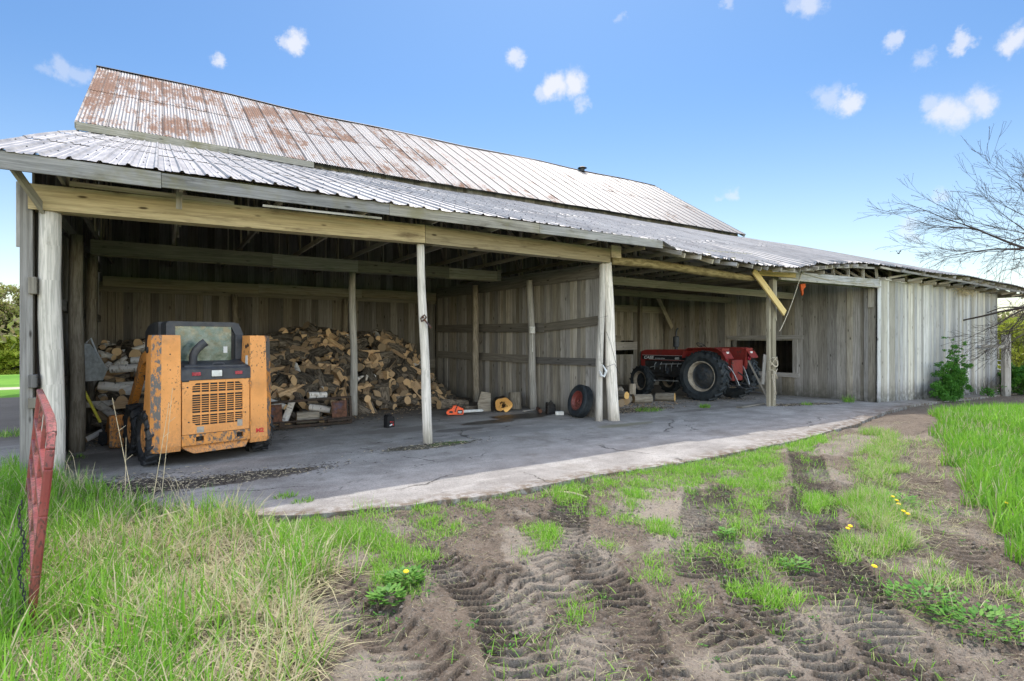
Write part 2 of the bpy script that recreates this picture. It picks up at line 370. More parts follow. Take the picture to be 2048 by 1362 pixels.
MAT['glass_dirty'] = plain('dusty_green_glass', (.07, .115, .10), .22, 0, .35, 12, .6, (.19, .23, .21), .75, 0.02)
MAT['saw_orange'] = plain('bright_orange_plastic', (.78, .09, .02), .4, 0, .12, 12, .5, (.3, .06, .03), .35)
MAT['white'] = plain('dirty_white', (.62, .62, .60), .6, 0, .12, 15, .4, (.35, .33, .30), .5)
MAT['lens_red'] = plain('red_lens', (.30, .012, .04), .25, 0, .2, 20, .6)
MAT['yellow'] = plain('yellow_handle', (.55, .50, .07), .5, 0, .15, 15, .4)
MAT['rope'] = plain('dirty_rope', (.42, .38, .31), .95, 0, .3, 40, .1)
MAT['cloth'] = plain('faded_orange_cloth', (.42, .085, .025), .9, 0, .3, 20, .1)
MAT['decal_white'] = plain('decal_white', (.62, .64, .66), .5, 0, .1, 20, .4)
MAT['decal_red'] = plain('decal_red', (.50, .03, .03), .5, 0, .2, 20, .4)
MAT['decal_dark'] = plain('decal_black', (.012, .013, .016), .5, 0, .2, 20, .4)
MAT['amber'] = plain('amber_lens', (.72, .16, .02), .4, 0, .2, 20, .5)
MAT['tape'] = plain('silver_tape', (.32, .29, .25), .6, .2, .2, 20, .4)

def lower_roof_mat():
    M = NT('galvanised_roof_sheet', .42, .45, .5); r = M.rnd()
    a = M.noise(M.co('Object', (1, .35, 1)), 4, 5, .65); f = M.noise(M.co('Object', (6, .6, 1)), 3, 4, .6)
    c = M.mix(M.ramp(a, .3, .7), (.15, .15, .15), (.27, .27, .268)); c = M.mix(M.ramp(f, .5, .8, 0, .6), c, (.13, .125, .12))
    c = M.mix(M.ramp(r[0], 0, 1, 0, .35), c, (.36, .36, .36))
    M.color(c); M.rough(M.ramp(a, .3, .7, .42, .65)); M.bump(a, .12, .01); return M.mat
MAT['roof_low'] = lower_roof_mat()
def upper_roof_mat():
    M = NT('rusting_white_roof_sheet', .55, 0, .4); r = M.rnd(); o = M.sep(M.tc.outputs['Object'])
    n1 = M.noise(M.co('Object', (.60, .45, .45)), 1.0, 5, .62); n2 = M.noise(M.co('Object', (8.0, 1.3, 1.3), (2, 4, 1)), 1.0, 6, .72); n3 = M.noise(M.co('Object', (5, 26, 26)), 1.0, 4, .65)
    sheet = M.ramp(r[0], 0, 1, -.04, .04); x = M.ramp(o[0], -5.0, 13, .075, -.055)     # rust is heaviest on the left hand sheets
    s = M.math('ADD', M.math('ADD', M.math('MULTIPLY', n1, .50), M.math('MULTIPLY', n2, .50)), M.math('ADD', sheet, x))
    s = M.math('ADD', s, M.math('MULTIPLY', M.math('SUBTRACT', n3, .5), .40))
    rust = M.ramp(s, .528, .60)
    base = M.mix(M.ramp(n2, .3, .7), (.145, .145, .148), (.235, .232, .228)); base = M.mix(M.ramp(n3, .45, .7, 0, .55), base, (.11, .108, .105))
    base = M.mix(M.ramp(r[1], 0, 1, 0, .45), base, (.125, .13, .14))
    rc = M.mix(M.ramp(n3, .35, .65), (.115, .043, .018), (.185, .088, .042))
    c = M.mix(M.math('MULTIPLY', rust, .9), base, rc)
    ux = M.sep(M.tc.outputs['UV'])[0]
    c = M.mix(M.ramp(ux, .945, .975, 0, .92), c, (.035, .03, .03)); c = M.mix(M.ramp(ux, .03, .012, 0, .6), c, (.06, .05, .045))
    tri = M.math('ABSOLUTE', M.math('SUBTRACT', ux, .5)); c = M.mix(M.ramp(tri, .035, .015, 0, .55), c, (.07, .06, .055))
    M.color(c); M.rough(M.ramp(rust, 0, 1, .5, .9)); M.bump(n2, .15, .01)
    return M.mat
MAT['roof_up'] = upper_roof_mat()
# ------------------------------------------------------------------ terrain, mud with tyre tracks, concrete slab
def zs(X): X = np.asarray(X, dtype=float); return -.042 * (np.clip(X, 14, 20) - 14) - .021 * (np.clip(X, 20, 60) - 20)
def slab_edge(X):
    X = np.asarray(X, dtype=float)
    e = np.interp(X, [-14, -1.7, -1.3, -.9, -.3, .6, 1.2, 2.2, 3.27, 4.9, 7.0, 9.5, 12.9, 16, 20, 24, 40],
                  [10.4, 10.3, 9.6, 8.4, 7.4, 6.45, 5.98, 5.72, 5.55, 5.66, 5.56, 5.66, 6.1, 7.0, 8.0, 8.4, 8.6])
    return e + .04 * (fbm(X * 1.3, X * 0 + 3, 5) - .5) + .04 * (vn(X * 9, X * 0, 6) - .5)
TRACKS = [ # pixel polylines of the tyre ruts as seen on the ground, half width m, lug pitch m, lean, depth
    ([(1600, 880), (1629, 965), (1624, 1056), (1670, 1122), (1707, 1184), (1761, 1254), (1830, 1345)], .23, .095, .22, 1.0),
    ([(1440, 975), (1443, 1048), (1440, 1110), (1480, 1163), (1521, 1213), (1616, 1285), (1720, 1362)], .17, .09, .22, .9),
    ([(1393, 985), (1389, 1048), (1378, 1095), (1390, 1150)], .15, .085, .15, .7),
    ([(1147, 965), (1139, 1016), (1130, 1079), (1166, 1124), (1225, 1165), (1246, 1211), (1264, 1290), (1270, 1390)], .20, .095, .25, 1.0),
    ([(1060, 1040), (1110, 1120), (1190, 1180), (1260, 1260), (1330, 1362)], .17, .12, -.5, .6),
    ([(866, 1110), (920, 1150), (985, 1200), (1030, 1260), (1060, 1362)], .21, .105, .4, .9),
    ([(960, 1130), (1060, 1165), (1130, 1230), (1160, 1362)], .2, .13, -.6, .7),
    ([(640, 1160), (700, 1210), (790, 1270), (880, 1362)], .22, .12, .5, .6),
    ([(1535, 1000), (1550, 1060), (1590, 1130), (1680, 1215), (1800, 1290), (1930, 1362)], .16, .09, -.2, .8),
    ([(1400, 1230), (1480, 1290), (1560, 1375)], .2, .10, -.3, .8),
    ([(1850, 880), (1850, 980), (1900, 1080), (2000, 1190), (2120, 1300)], .2, .12, .5, .35)]
TW = [([G(u, v, -.06) for u, v in t[0]],) + t[1:] for t in TRACKS]
def mud_height(X, Y):
    """returns height offset, rut mask"""
    h = (fbm(X * .8, Y * .8, 1, 4) - .5) * .10 + (fbm(X * 5, Y * 5, 2, 4, .6) - .5) * .055
    c = fbm(X * 16, Y * 16, 3, 4, .7); clod = sst(.34, .66, fbm(X * 1.6, Y * 1.6, 9, 3))
    h = h + (c - .5) * (.018 + .040 * clod) + np.maximum(0, vn(X * 30, Y * 30, 4) - .62) * .055 * (.25 + clod) + np.maximum(0, vn(X * 55 + 9, Y * 55, 14) - .6) * .03 * (.3 + clod)
    mask = np.zeros_like(X)
    for pts, hw, pitch, lean, dep in TW:
        best = np.full(X.shape, 9.0); sl = np.zeros(X.shape); sd = np.zeros(X.shape); acc = 0.0
        for (a, b) in zip(pts[:-1], pts[1:]):
            ax, ay = a; dx, dy = b[0] - a[0], b[1] - a[1]; L = math.hypot(dx, dy); dx /= L; dy /= L
            t = np.clip((X - ax) * dx + (Y - ay) * dy, 0, L); qx = ax + dx * t; qy = ay + dy * t
            dd = np.hypot(X - qx, Y - qy); side = (X - qx) * (-dy) + (Y - qy) * dx
            m = dd < best; best = np.where(m, dd, best); sl = np.where(m, acc + t, sl); sd = np.where(m, side, sd); acc += L
        wob = .05 * (fbm(X * 3, Y * 3, 21, 2) - .5)
        inn = sst(hw + .03, hw - .02, best + wob)
        ph = (sl + np.abs(sd - .02) * lean + .022 * (fbm(X * 6, Y * 6, 33, 3) - .5) * 2 + .06 * (vn(X * 1.5, Y * 1.5, 34) - .5)) / pitch
        fr = ph - np.floor(ph); gro = sst(.0, .07, fr) * sst(.40, .16, fr)
        wear = sst(.30, .52, fbm(X * 2.2, Y * 2.2, 41, 3))
        h = h * (1 - .70 * inn) + inn * dep * (-.026 + (.034 * fr - .054 * gro) * (.35 + .8 * wear)) + dep * .022 * sst(.10, .0, np.abs(best + wob - hw - .04))
        mask = np.maximum(mask, inn * dep * (.45 + .55 * gro))  # groove weighting paints the lug grooves' shade into the damp rut mask
    return h, mask
def ground_z(X, Y, full=False):
    X = np.asarray(X, dtype=float); Y = np.asarray(Y, dtype=float)
    base = zs(X) * 1.0
    far = -.0325 * np.clip(Y - 24, 0, 80) + (fbm(X * .05, Y * .05, 61) - .5) * 1.2 * sst(30, 90, np.hypot(X, Y))
    e = slab_edge(X)
    lip = -.055 - .03 * sst(0, 1.5, e - Y)
    under = -.16 * sst(.0, .08, Y - e)
    hump = .10 * sst(.9, -1.0, X) * sst(9.5, 8, Y) + .16 * sst(10, 14, X - .2 * Y) * sst(6.3, 5.0, Y) * sst(60, 30, X)
    near = sst(14, 9, np.hypot(X - 3.0, Y - 3)) 
    mh, mk = mud_height(X, Y) if full else ((fbm(X * .8, Y * .8, 1, 4) - .5) * .10, None)
    inslab = sst(.06, .0, Y - e)
    mh = mh * inslab * (.25 + .75 * near)
    z = base + far + lip + under + hump * inslab + mh
    # behind the building the slab stops; bring the ground up again
    z = z + .17 * sst(23.0, 23.5, Y)
    return (z, mk) if full else z

def grow(a, b, step, lim, k=1.16):
    mid = list(np.arange(a, b, step)); lo = []; x = a; s = step
    while x > -lim: s *= k; x -= s; lo.append(x)
    hi = []; x = mid[-1]; s = step
    while x < lim: s *= k; x += s; hi.append(x)
    return np.array(lo[::-1] + mid + hi)
def grid_mesh(name, X, Y, Z, mats, attrs=None):
    ny, nx = X.shape; me = bpy.data.meshes.new(name); co = np.stack([X, Y, Z], -1).reshape(-1, 3)
    i = np.arange(nx * ny).reshape(ny, nx); q = np.stack([i[:-1, :-1], i[:-1, 1:], i[1:, 1:], i[1:, :-1]], -1).reshape(-1, 4)
    quick(me, co, q); [me.materials.append(m) for m in mats]
    if attrs is not None:
        ca = me.color_attributes.new('rnd', 'FLOAT_COLOR', 'POINT'); a = np.ones((nx * ny, 4), dtype=np.float32)
        for k, at in enumerate(attrs): a[:, k] = at.ravel()
        ca.data.foreach_set('color', a.ravel())
    me.polygons.foreach_set('use_smooth', np.ones(len(q), dtype=bool)); me.update()
    o = bpy.data.objects.new(name, me); col.objects.link(o); return o
def quick(me, co, q):
    k = q.shape[1]; me.vertices.add(len(co)); me.vertices.foreach_set('co', np.ascontiguousarray(co, dtype=np.float32).ravel())
    me.loops.add(q.size); me.loops.foreach_set('vertex_index', np.ascontiguousarray(q, dtype=np.int32).ravel())
    me.polygons.add(len(q)); me.polygons.foreach_set('loop_start', np.arange(0, q.size, k, dtype=np.int32)); me.polygons.foreach_set('loop_total', np.full(len(q), k, dtype=np.int32))
    me.update(calc_edges=True)

def proj(X, Y, Z=-.06):
    d = SS * X + CC * Y; l = CC * X - SS * Y; d = np.where(d < .3, .3, d)
    return 1024 + FPX * l / d, 681 - FPX * (Z - CAM_H) / d, d
def inpoly(u, v, poly):
    r = np.zeros(u.shape, dtype=bool); n = len(poly)
    for i in range(n):
        x1, y1 = poly[i]; x2, y2 = poly[(i + 1) % n]
        c = ((y1 > v) != (y2 > v)) & (u < (x2 - x1) * (v - y1) / (y2 - y1 + 1e-9) + x1); r ^= c
    return r
# where grass grows, traced on the ground in front of the barn
LEFT_GRASS = [(-900, 700), (-200, 905), (60, 925), (120, 955), (230, 985), (400, 1020), (520, 1052), (600, 1075), (625, 1110), (640, 1160), (600, 1200), (590, 1260), (620, 1300), (640, 1380), (600, 1700), (-900, 1700)]
RIGHT_GRASS = [(1875, 812), (1930, 799), (2500, 790), (3500, 900), (2600, 1500), (2120, 1130), (2000, 1055), (1940, 985), (1890, 905)]
RIGHT_STRIP = [(1770, 845), (1800, 860), (1800, 930), (1790, 985), (1830, 1040), (1900, 1110), (2000, 1190), (2100, 1290), (2060, 1330), (1950, 1240), (1860, 1180), (1770, 1110), (1720, 1030), (1700, 950), (1735, 890)]
EDGE_STRIP = [(500, 1040), (590, 1030), (740, 1000), (870, 1000), (1000, 990), (1080, 968), (1200, 945), (1340, 915), (1480, 898), (1570, 885), (1590, 925), (1560, 985), (1490, 1010), (1450, 950), (1370, 940), (1290, 985), (1200, 985), (1180, 960), (1060, 1005), (1000, 1000), (880, 1015), (890, 1100), (840, 1130), (740, 1140), (650, 1120), (560, 1110)]
PATCH = [(1075, 1068, 34, 20), (1170, 1205, 26, 32), (790, 1165, 55, 28), (1240, 985, 60, 20), (1345, 945, 55, 30), (1505, 950, 55, 40), (1480, 1025, 45, 25), (1545, 1190, 55, 22),
         (1340, 1110, 40, 20), (1480, 1115, 40, 14), (1360, 1205, 38, 20), (1560, 1128, 36, 13), (1320, 1045, 22, 14), (1260, 1030, 20, 14), (1420, 1085, 35, 16), (1500, 1065, 35, 20), (1640, 1000, 30, 16),
         (1730, 1010, 40, 25), (1700, 1100, 30, 20), (1290, 1150, 30, 16), (1440, 1180, 30, 14), (1170, 1020, 26, 12), (910, 1065, 22, 14), (1555, 1250, 10, 12), (1210, 1090, 18, 10), (1130, 1000, 30, 14), (1600, 880, 40, 16)]
def grass_mask(X, Y):
    """returns (tall-grass mask, short patch mask)"""
    u, v, d = proj(X, Y); sc = np.clip((v - 681) / 300., .15, 2)
    wu = (fbm(X * 3, Y * 3, 71, 3) - .5) * 150 * sc; wv = (fbm(X * 3, Y * 3, 77, 3) - .5) * 70 * sc
    uu = u + wu; vv = v + wv; ok = (v > 690) & (v < 4000)
    left = inpoly(uu, vv, LEFT_GRASS) & ok; right = inpoly(uu, vv, RIGHT_GRASS) & ok
    p = (inpoly(uu, vv, RIGHT_STRIP) | inpoly(uu, vv, EDGE_STRIP)) & (fbm(X * 4.5, Y * 4.5, 79, 3) > .455)
    for (a, b, ru, rv) in PATCH: ru *= 1.15; rv *= 1.15; p |= ((u + wu * .35 - a) / ru) ** 2 + ((v + wv * .5 - b) / rv) ** 2 < 1
    return left, right, p & ok

def mud_mat():
    M = NT('wet_and_dry_mud', .9, 0, .3); r = M.rnd(); o = M.co('Object')
    a = M.noise(o, 2.2, 5, .62); b = M.noise(o, 14, 6, .7); f = M.noise(o, 70, 4, .7); peb = M.vor(o, 60)
    c = M.mix(M.ramp(a, .34, .62), (.085, .060, .040), (.175, .136, .098))
    c = M.mix(M.ramp(b, .42, .68, 0, .8), c, (.215, .172, .128))
    c = M.mix(M.math('MULTIPLY', r[0], M.ramp(b, .3, .6, .35, .8)), c, (.040, .028, .019))           # damp ruts, with shade painted into the lug grooves
    c = M.mix(M.math('MULTIPLY', r[1], M.ramp(f, .3, .6, .6, 1)), c, (.32, .275, .215))                # pale sand and dry crust
    st = M.noise(M.co('Object', (14, 60, 14)), 1.0, 4, .7, 2.5); st2 = M.noise(M.co('Object', (60, 13, 14), (4, 2, 0)), 1.0, 4, .7, 2.5)
    straw = M.math('MULTIPLY', M.ramp(M.math('MAXIMUM', st, st2), .60, .70), r[2])
    c = M.mix(straw, c, (.36, .30, .20))
    f3 = M.noise(o, 38, 5, .75); c = M.mix(M.ramp(f3, .54, .64, 0, .6), c, (.045, .033, .024)); c = M.mix(M.ramp(f3, .46, .36, 0, .45), c, (.25, .21, .16))
    c = M.mix(M.ramp(f, .50, .70, 0, .5), c, (.045, .034, .026)); c = M.mix(M.ramp(peb, .20, .10, 0, .6), c, (.40, .37, .32))
    M.color(c); M.rough(M.ramp(a, .3, .7, .72, .98)); M.bump(M.math('ADD', M.math('ADD', b, M.math('ADD', f3, M.math('MULTIPLY', f, .6))), M.math('MULTIPLY', straw, .6)), 1.0, .022); return M.mat
def field_mat():
    M = NT('spring_field', .95, 0, .1); o = M.co('Object'); a = M.noise(o, .12, 5, .6); b = M.noise(o, 3, 5, .7)
    c = M.mix(M.ramp(a, .3, .7), (.085, .20, .025), (.15, .30, .04)); c = M.mix(M.ramp(b, .45, .75, 0, .5), c, (.06, .13, .02))
    # a pale dry track across the near edge of the field
    s = M.sep(M.tc.outputs['Object']); y = M.math('ADD', s[1], M.math('MULTIPLY', M.noise(o, .25, 3), 5)); c = M.mix(M.math('MULTIPLY', M.ramp(y, 33.5, 34.5), M.ramp(y, 37.5, 36.5)), c, (.42, .37, .30))
    M.color(c); M.bump(b, .7, .08); return M.mat
MAT['mud'] = mud_mat(); MAT['field'] = field_mat()

def build_ground():
    xs = grow(-1.4, 8.6, .0125, 900, 1.10); ys = grow(.9, 6.2, .0125, 900, 1.10)
    X, Y = np.meshgrid(xs, ys); Z, mk = ground_z(X, Y, True)
    u, v, d = proj(X, Y)
    sand = np.zeros_like(X)
    for (a, b, ru, rv) in [(1110, 1120, 50, 60), (1040, 1075, 45, 40), (1100, 1160, 60, 35), (1310, 1000, 90, 45), (1380, 1060, 60, 50), (1030, 1200, 80, 40), (760, 1330, 90, 50), (1500, 1330, 150, 50), (1180, 1300, 90, 60), (1230, 1120, 40, 25), (1490, 1090, 40, 20)]:
        uu = u + (fbm(X * 3, Y * 3, 81) - .5) * 130; vv = v + (fbm(X * 3, Y * 3, 83) - .5) * 90
        sand = np.maximum(sand, sst(1.3, .3, ((uu - a) / ru) ** 2 + ((vv - b) / rv) ** 2) * .95)
    sand = np.maximum(sand * (1 - .55 * mk), .75 * sst(.55, .72, fbm(X * 1.5, Y * 1.5, 85, 4)) * (d < 12))
    lf, rg, pt = grass_mask(X, Y)
    straw = np.clip(lf * .95 + rg * .6 + pt * .55 + sst(1640, 1760, u) * (v < 1150) * .95 + .18, 0, 1)
    o = grid_mesh('ground', X, Y, Z, [MAT['mud'], MAT['field']], [mk, sand, straw])
    # outside the yard the material is field grass
    cx = (X[:-1, :-1] + X[1:, 1:]) / 2; cy = (Y[:-1, :-1] + Y[1:, 1:]) / 2
    fieldm = ((cy > 22.8 + (fbm(cx * .6, cy * .6, 9) - .5)) | (cx > 46) | (cx < -16) | (cy < -14))
    o.data.polygons.foreach_set('material_index', fieldm.ravel().astype(np.int32)); tag(o, kind='structure')
    return o
build_ground()

def slab_mat():
    M = NT('cracked_concrete', .85, 0, .3); o = M.co('Object'); s = M.sep(M.tc.outputs['Object'])
    a = M.noise(o, 1.1, 6, .62); b = M.noise(o, 9, 6, .7); f = M.noise(o, 75, 3, .6); br = M.noise(M.co('Object', (.9, 2.2, 1), (0, 0, 0)), 1.3, 7, .68, .3)
    c = M.mix(M.ramp(a, .32, .68), (.205, .190, .172), (.33, .312, .285)); c = M.mix(M.ramp(br, .48, .70, 0, .6), c, (.42, .40, .365))
    c = M.mix(M.ramp(b, .54, .70, 0, .5), c, (.10, .094, .086)); c = M.mix(M.ramp(M.noise(M.co('Object', (1, 1, 1), (7, 3, 0)), .9, 6, .7), .52, .66, 0, .5), c, (.14, .12, .095)); c = M.mix(M.ramp(f, .52, .66, 0, .6), c, (.11, .103, .095)); c = M.mix(M.ramp(f, .44, .34, 0, .35), c, (.46, .44, .41))
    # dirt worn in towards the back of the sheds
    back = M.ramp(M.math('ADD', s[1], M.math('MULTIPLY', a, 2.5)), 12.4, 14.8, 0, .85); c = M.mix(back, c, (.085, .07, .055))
    def blob(x, y, rx, ry, w, colr, amt):
        nonlocal c
        dx = M.math('DIVIDE', M.math('SUBTRACT', s[0], x), rx); dy = M.math('DIVIDE', M.math('SUBTRACT', s[1], y), ry)
        q = M.math('ADD', M.math('MULTIPLY', dx, dx), M.math('MULTIPLY', dy, dy)); q = M.math('ADD', q, M.math('MULTIPLY', M.math('SUBTRACT', M.noise(o, 2.6, 5, .65), .5), w))
        m = M.ramp(q, 1.1, .8, 0, amt); c = M.mix(m, c, colr); return m
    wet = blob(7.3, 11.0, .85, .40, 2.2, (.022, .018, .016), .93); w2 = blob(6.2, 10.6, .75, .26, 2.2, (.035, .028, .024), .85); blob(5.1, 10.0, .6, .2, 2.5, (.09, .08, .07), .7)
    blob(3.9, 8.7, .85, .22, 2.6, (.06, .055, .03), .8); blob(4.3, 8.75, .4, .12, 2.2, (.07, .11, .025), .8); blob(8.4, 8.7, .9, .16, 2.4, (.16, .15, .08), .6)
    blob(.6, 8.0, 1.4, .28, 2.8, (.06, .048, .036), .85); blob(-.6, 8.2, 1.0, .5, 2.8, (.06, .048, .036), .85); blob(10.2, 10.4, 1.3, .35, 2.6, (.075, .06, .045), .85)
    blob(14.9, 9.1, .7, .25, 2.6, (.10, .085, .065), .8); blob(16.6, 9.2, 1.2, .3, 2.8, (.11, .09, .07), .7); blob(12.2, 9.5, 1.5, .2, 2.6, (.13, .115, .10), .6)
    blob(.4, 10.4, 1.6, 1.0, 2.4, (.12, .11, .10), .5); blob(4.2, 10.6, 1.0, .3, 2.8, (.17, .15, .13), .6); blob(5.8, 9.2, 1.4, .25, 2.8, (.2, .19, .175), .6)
    # soil washed over the outer edge
    rr_ = M.rnd(); c = M.mix(M.math('MULTIPLY', rr_[0], M.ramp(M.noise(o, 7, 5, .7), .40, .58)), c, (.13, .098, .068))
    # cracks
    wv = M.n.new('ShaderNodeVectorMath'); wv.operation = 'MULTIPLY_ADD'; M.link(M.noise(o, 1.7, 5, .6, out='Color'), wv.inputs[0]); wv.inputs[1].default_value = (.8, .8, 0); M.link(o, wv.inputs[2])
    cr = M.vor(wv.outputs[0], .36, 'DISTANCE_TO_EDGE'); crm = M.math('MULTIPLY', M.ramp(cr, .0055, .0015), M.ramp(M.noise(o, .8, 3), .48, .56)); c = M.mix(M.math('MULTIPLY', crm, .8), c, (.05, .045, .038))
    M.color(c); M.rough(M.ramp(M.math('MAXIMUM', wet, w2), 0, 1, .88, .35))
    M.bump(M.math('SUBTRACT', M.math('ADD', b, M.math('MULTIPLY', f, .4)), M.math('MULTIPLY', crm, 2)), .6, .010); return M.mat
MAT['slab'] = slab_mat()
def slab_z(X, Y): return zs(X) + (fbm(np.asarray(X) * .35, np.asarray(Y) * .35, 91) - .5) * .03
def build_slab():
    xs = np.arange(-14, 34, .07); t = np.linspace(0, 1, 130) ** 1.3
    X = np.repeat(xs[None, :], len(t), 0); E = slab_edge(xs)[None, :]; Y = E + (23.2 - E) * t[:, None]; Z = slab_z(X, Y)
    X = np.vstack([X[:1], X]); Y = np.vstack([Y[:1], Y]); Z = np.vstack([Z[:1] - .22, Z])
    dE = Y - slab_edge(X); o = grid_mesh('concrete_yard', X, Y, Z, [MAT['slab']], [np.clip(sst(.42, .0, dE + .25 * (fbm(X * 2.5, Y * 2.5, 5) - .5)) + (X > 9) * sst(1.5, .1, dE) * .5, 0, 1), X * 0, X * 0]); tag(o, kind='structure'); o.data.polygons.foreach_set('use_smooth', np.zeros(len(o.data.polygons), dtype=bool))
build_slab()
def zg(x, y):
    """standing height at a point: slab or soil"""
    return float(slab_z(x, y)) if y > float(slab_edge(x)) else float(ground_z(np.array([x]), np.array([y]))[0])
# ------------------------------------------------------------------ the barn
BX = Vector((3.6, 12.0, 0))
barn = empty('barn', BX, label='long weathered barn with a rusting upper roof and open lean-to sheds along its front', cat='barn')
NB = -BX
def part(mb, name, mat, parent=barn, label=None, **k):
    o = mb.build(name, mat, parent, loc=(NB if parent is barn else (0, 0, 0)), **k)
    if label: o['label'] = label
    return o
EAVE = [(-1.75, 8.1, 3.88), (3, 8.3, 3.95), (9.35, 8.5, 4.02), (9.5, 8.25, 3.80), (11, 8.2, 3.69), (12.7, 8.2, 3.67), (14, 8.25, 3.72), (15.2, 8.3, 3.86), (17, 8.7, 4.10), (19, 8.8, 4.27), (20, 8.5, 4.22), (21.2, 8.3, 4.16), (25.6, 8.3, 4.20), (31.6, 8.3, 4.07), (34.2, 8.3, 4.0)]
def eave(x):
    a = [e[0] for e in EAVE]; return float(np.interp(x, a, [e[1] for e in EAVE])), float(np.interp(x, a, [e[2] for e in EAVE]))
def roofz(x, y):
    ye, ze = eave(x); return ze + (7.02 - ze) * (y - ye) / (17.5 - ye)
# header line rises slightly to the right
def headz(x): return float(np.interp(x, [-1.4, 8.6, 12, 14.2, 20, 31], [3.40, 3.54, 3.46, 3.46, 3.52, 3.55]))

def build_low_roof():
    mb_v = []; mb_f = []; cc = []; nv = 0; uvs = []
    W = .84; x = -1.75; ci = 0
    prof = []   # (dx, dz) over one .28 rib
    for k in range(3):
        b = k * .28; prof += [(b, 0), (b + .018, .026), (b + .042, .026), (b + .060, 0), (b + .115, 0), (b + .128, .006), (b + .141, 0), (b + .19, 0), (b + .203, .006), (b + .216, 0)]
    prof.append((.84, 0)); prof.append((.858, .026)); prof.append((.882, .026)); prof.append((.895, .004))
    rr = random.Random(3)
    while x < 34.0:
        cuts = [0, .33 + rr.uniform(-.02, .02) + (.04 if ci % 2 else 0), .67 + rr.uniform(-.02, .02), 1.0]
        rough = 9.6 < x < 21
        for k in range(3):
            t0, t1 = cuts[k] - (.0 if k == 0 else .012), cuts[k + 1]
            tone = (rr.random(), rr.random(), rr.random()); dz = .010 * k + rr.uniform(0, .005) + .004 * (ci % 2); ny = 9
            xo = rr.uniform(-.004, .004); ext = 0.0
            if k == 0: ext = rr.uniform(-.02, .03) + (rr.uniform(-.14, .07) if rough else 0)
            if 1.0 < x < 3.5 and k == 0: ext += .05
            base = nv
            for j in range(ny):
                t = t0 + (t1 - t0) * j / (ny - 1)
                for (dx, pz) in prof:
                    X = x + dx + xo; ye, ze = eave(X); yy = ye + (17.47 - ye) * t; zz = ze + (7.02 - ze) * t + pz + dz + .012 * math.sin(X * 1.3 + t * 7) + .02 * math.sin(X * .45 + 1)
                    if k == 0 and j == 0: yy -= ext; zz -= ext * .33; zz += rr.uniform(-.006, .006) + (rr.uniform(-.03, .02) if rough else 0) + (-.02 * abs(math.sin(dx * 11)) if 1.0 < x < 4 else 0)
                    mb_v.append((X - BX.x, yy - BX.y, zz)); uvs.append((dx / .84, t)); nv += 1
            n = len(prof)
            for j in range(ny - 1):
                for i in range(n - 1):
                    mb_f.append((base + j * n + i, base + j * n + i + 1, base + (j + 1) * n + i + 1, base + (j + 1) * n + i)); cc.append(tone)
        x += W; ci += 1
    # screws along the purlin lines, in the same mesh
    ns = len(mb_f)
    for yk in range(9):
        t = .03 + yk * .118; xx = -1.6
        while xx < 14:
            X = xx + .03; ye, ze = eave(X); y = ye + (17.47 - ye) * t - BX.y; z = roofz(X, y + BX.y) + .055 + .02 * math.sin(X * .45 + 1); q = .011; X -= BX.x; b = len(mb_v)
            mb_v.extend([(X - q, y - q, z - .012), (X + q, y - q, z - .012), (X + q, y + q, z - .004), (X - q, y + q, z - .004), (X, y, z + .010)]); uvs.extend([(.5, .5)] * 5)
            for f in ((0, 1, 4, 4), (1, 2, 4, 4), (2, 3, 4, 4), (3, 0, 4, 4)): mb_f.append((b + f[0], b + f[1], b + f[2])); cc.append((0, 0, 0))
            xx += .28
    me = bpy.data.meshes.new('lean_to_roof'); me.from_pydata(mb_v, [], mb_f); me.materials.append(MAT['roof_low']); me.materials.append(MAT['dark_metal']); me.polygons.foreach_set('material_index', (np.arange(len(mb_f)) >= ns).astype(np.int32))
    uvl = me.uv_layers.new(name='UVMap'); U = np.array(uvs, dtype=np.float32); li = np.array([i for f in mb_f for i in f]); uvl.data.foreach_set('uv', U[li].ravel())
    ca = me.color_attributes.new('rnd', 'FLOAT_COLOR', 'CORNER'); C = np.array([(a, b, c, 1) for a, b, c in cc], dtype=np.float32); ca.data.foreach_set('color', np.repeat(C, np.array([len(f) for f in mb_f]), axis=0).ravel())
    o = bpy.data.objects.new('lean_to_roof', me); col.objects.link(o); o.parent = barn
build_low_roof()

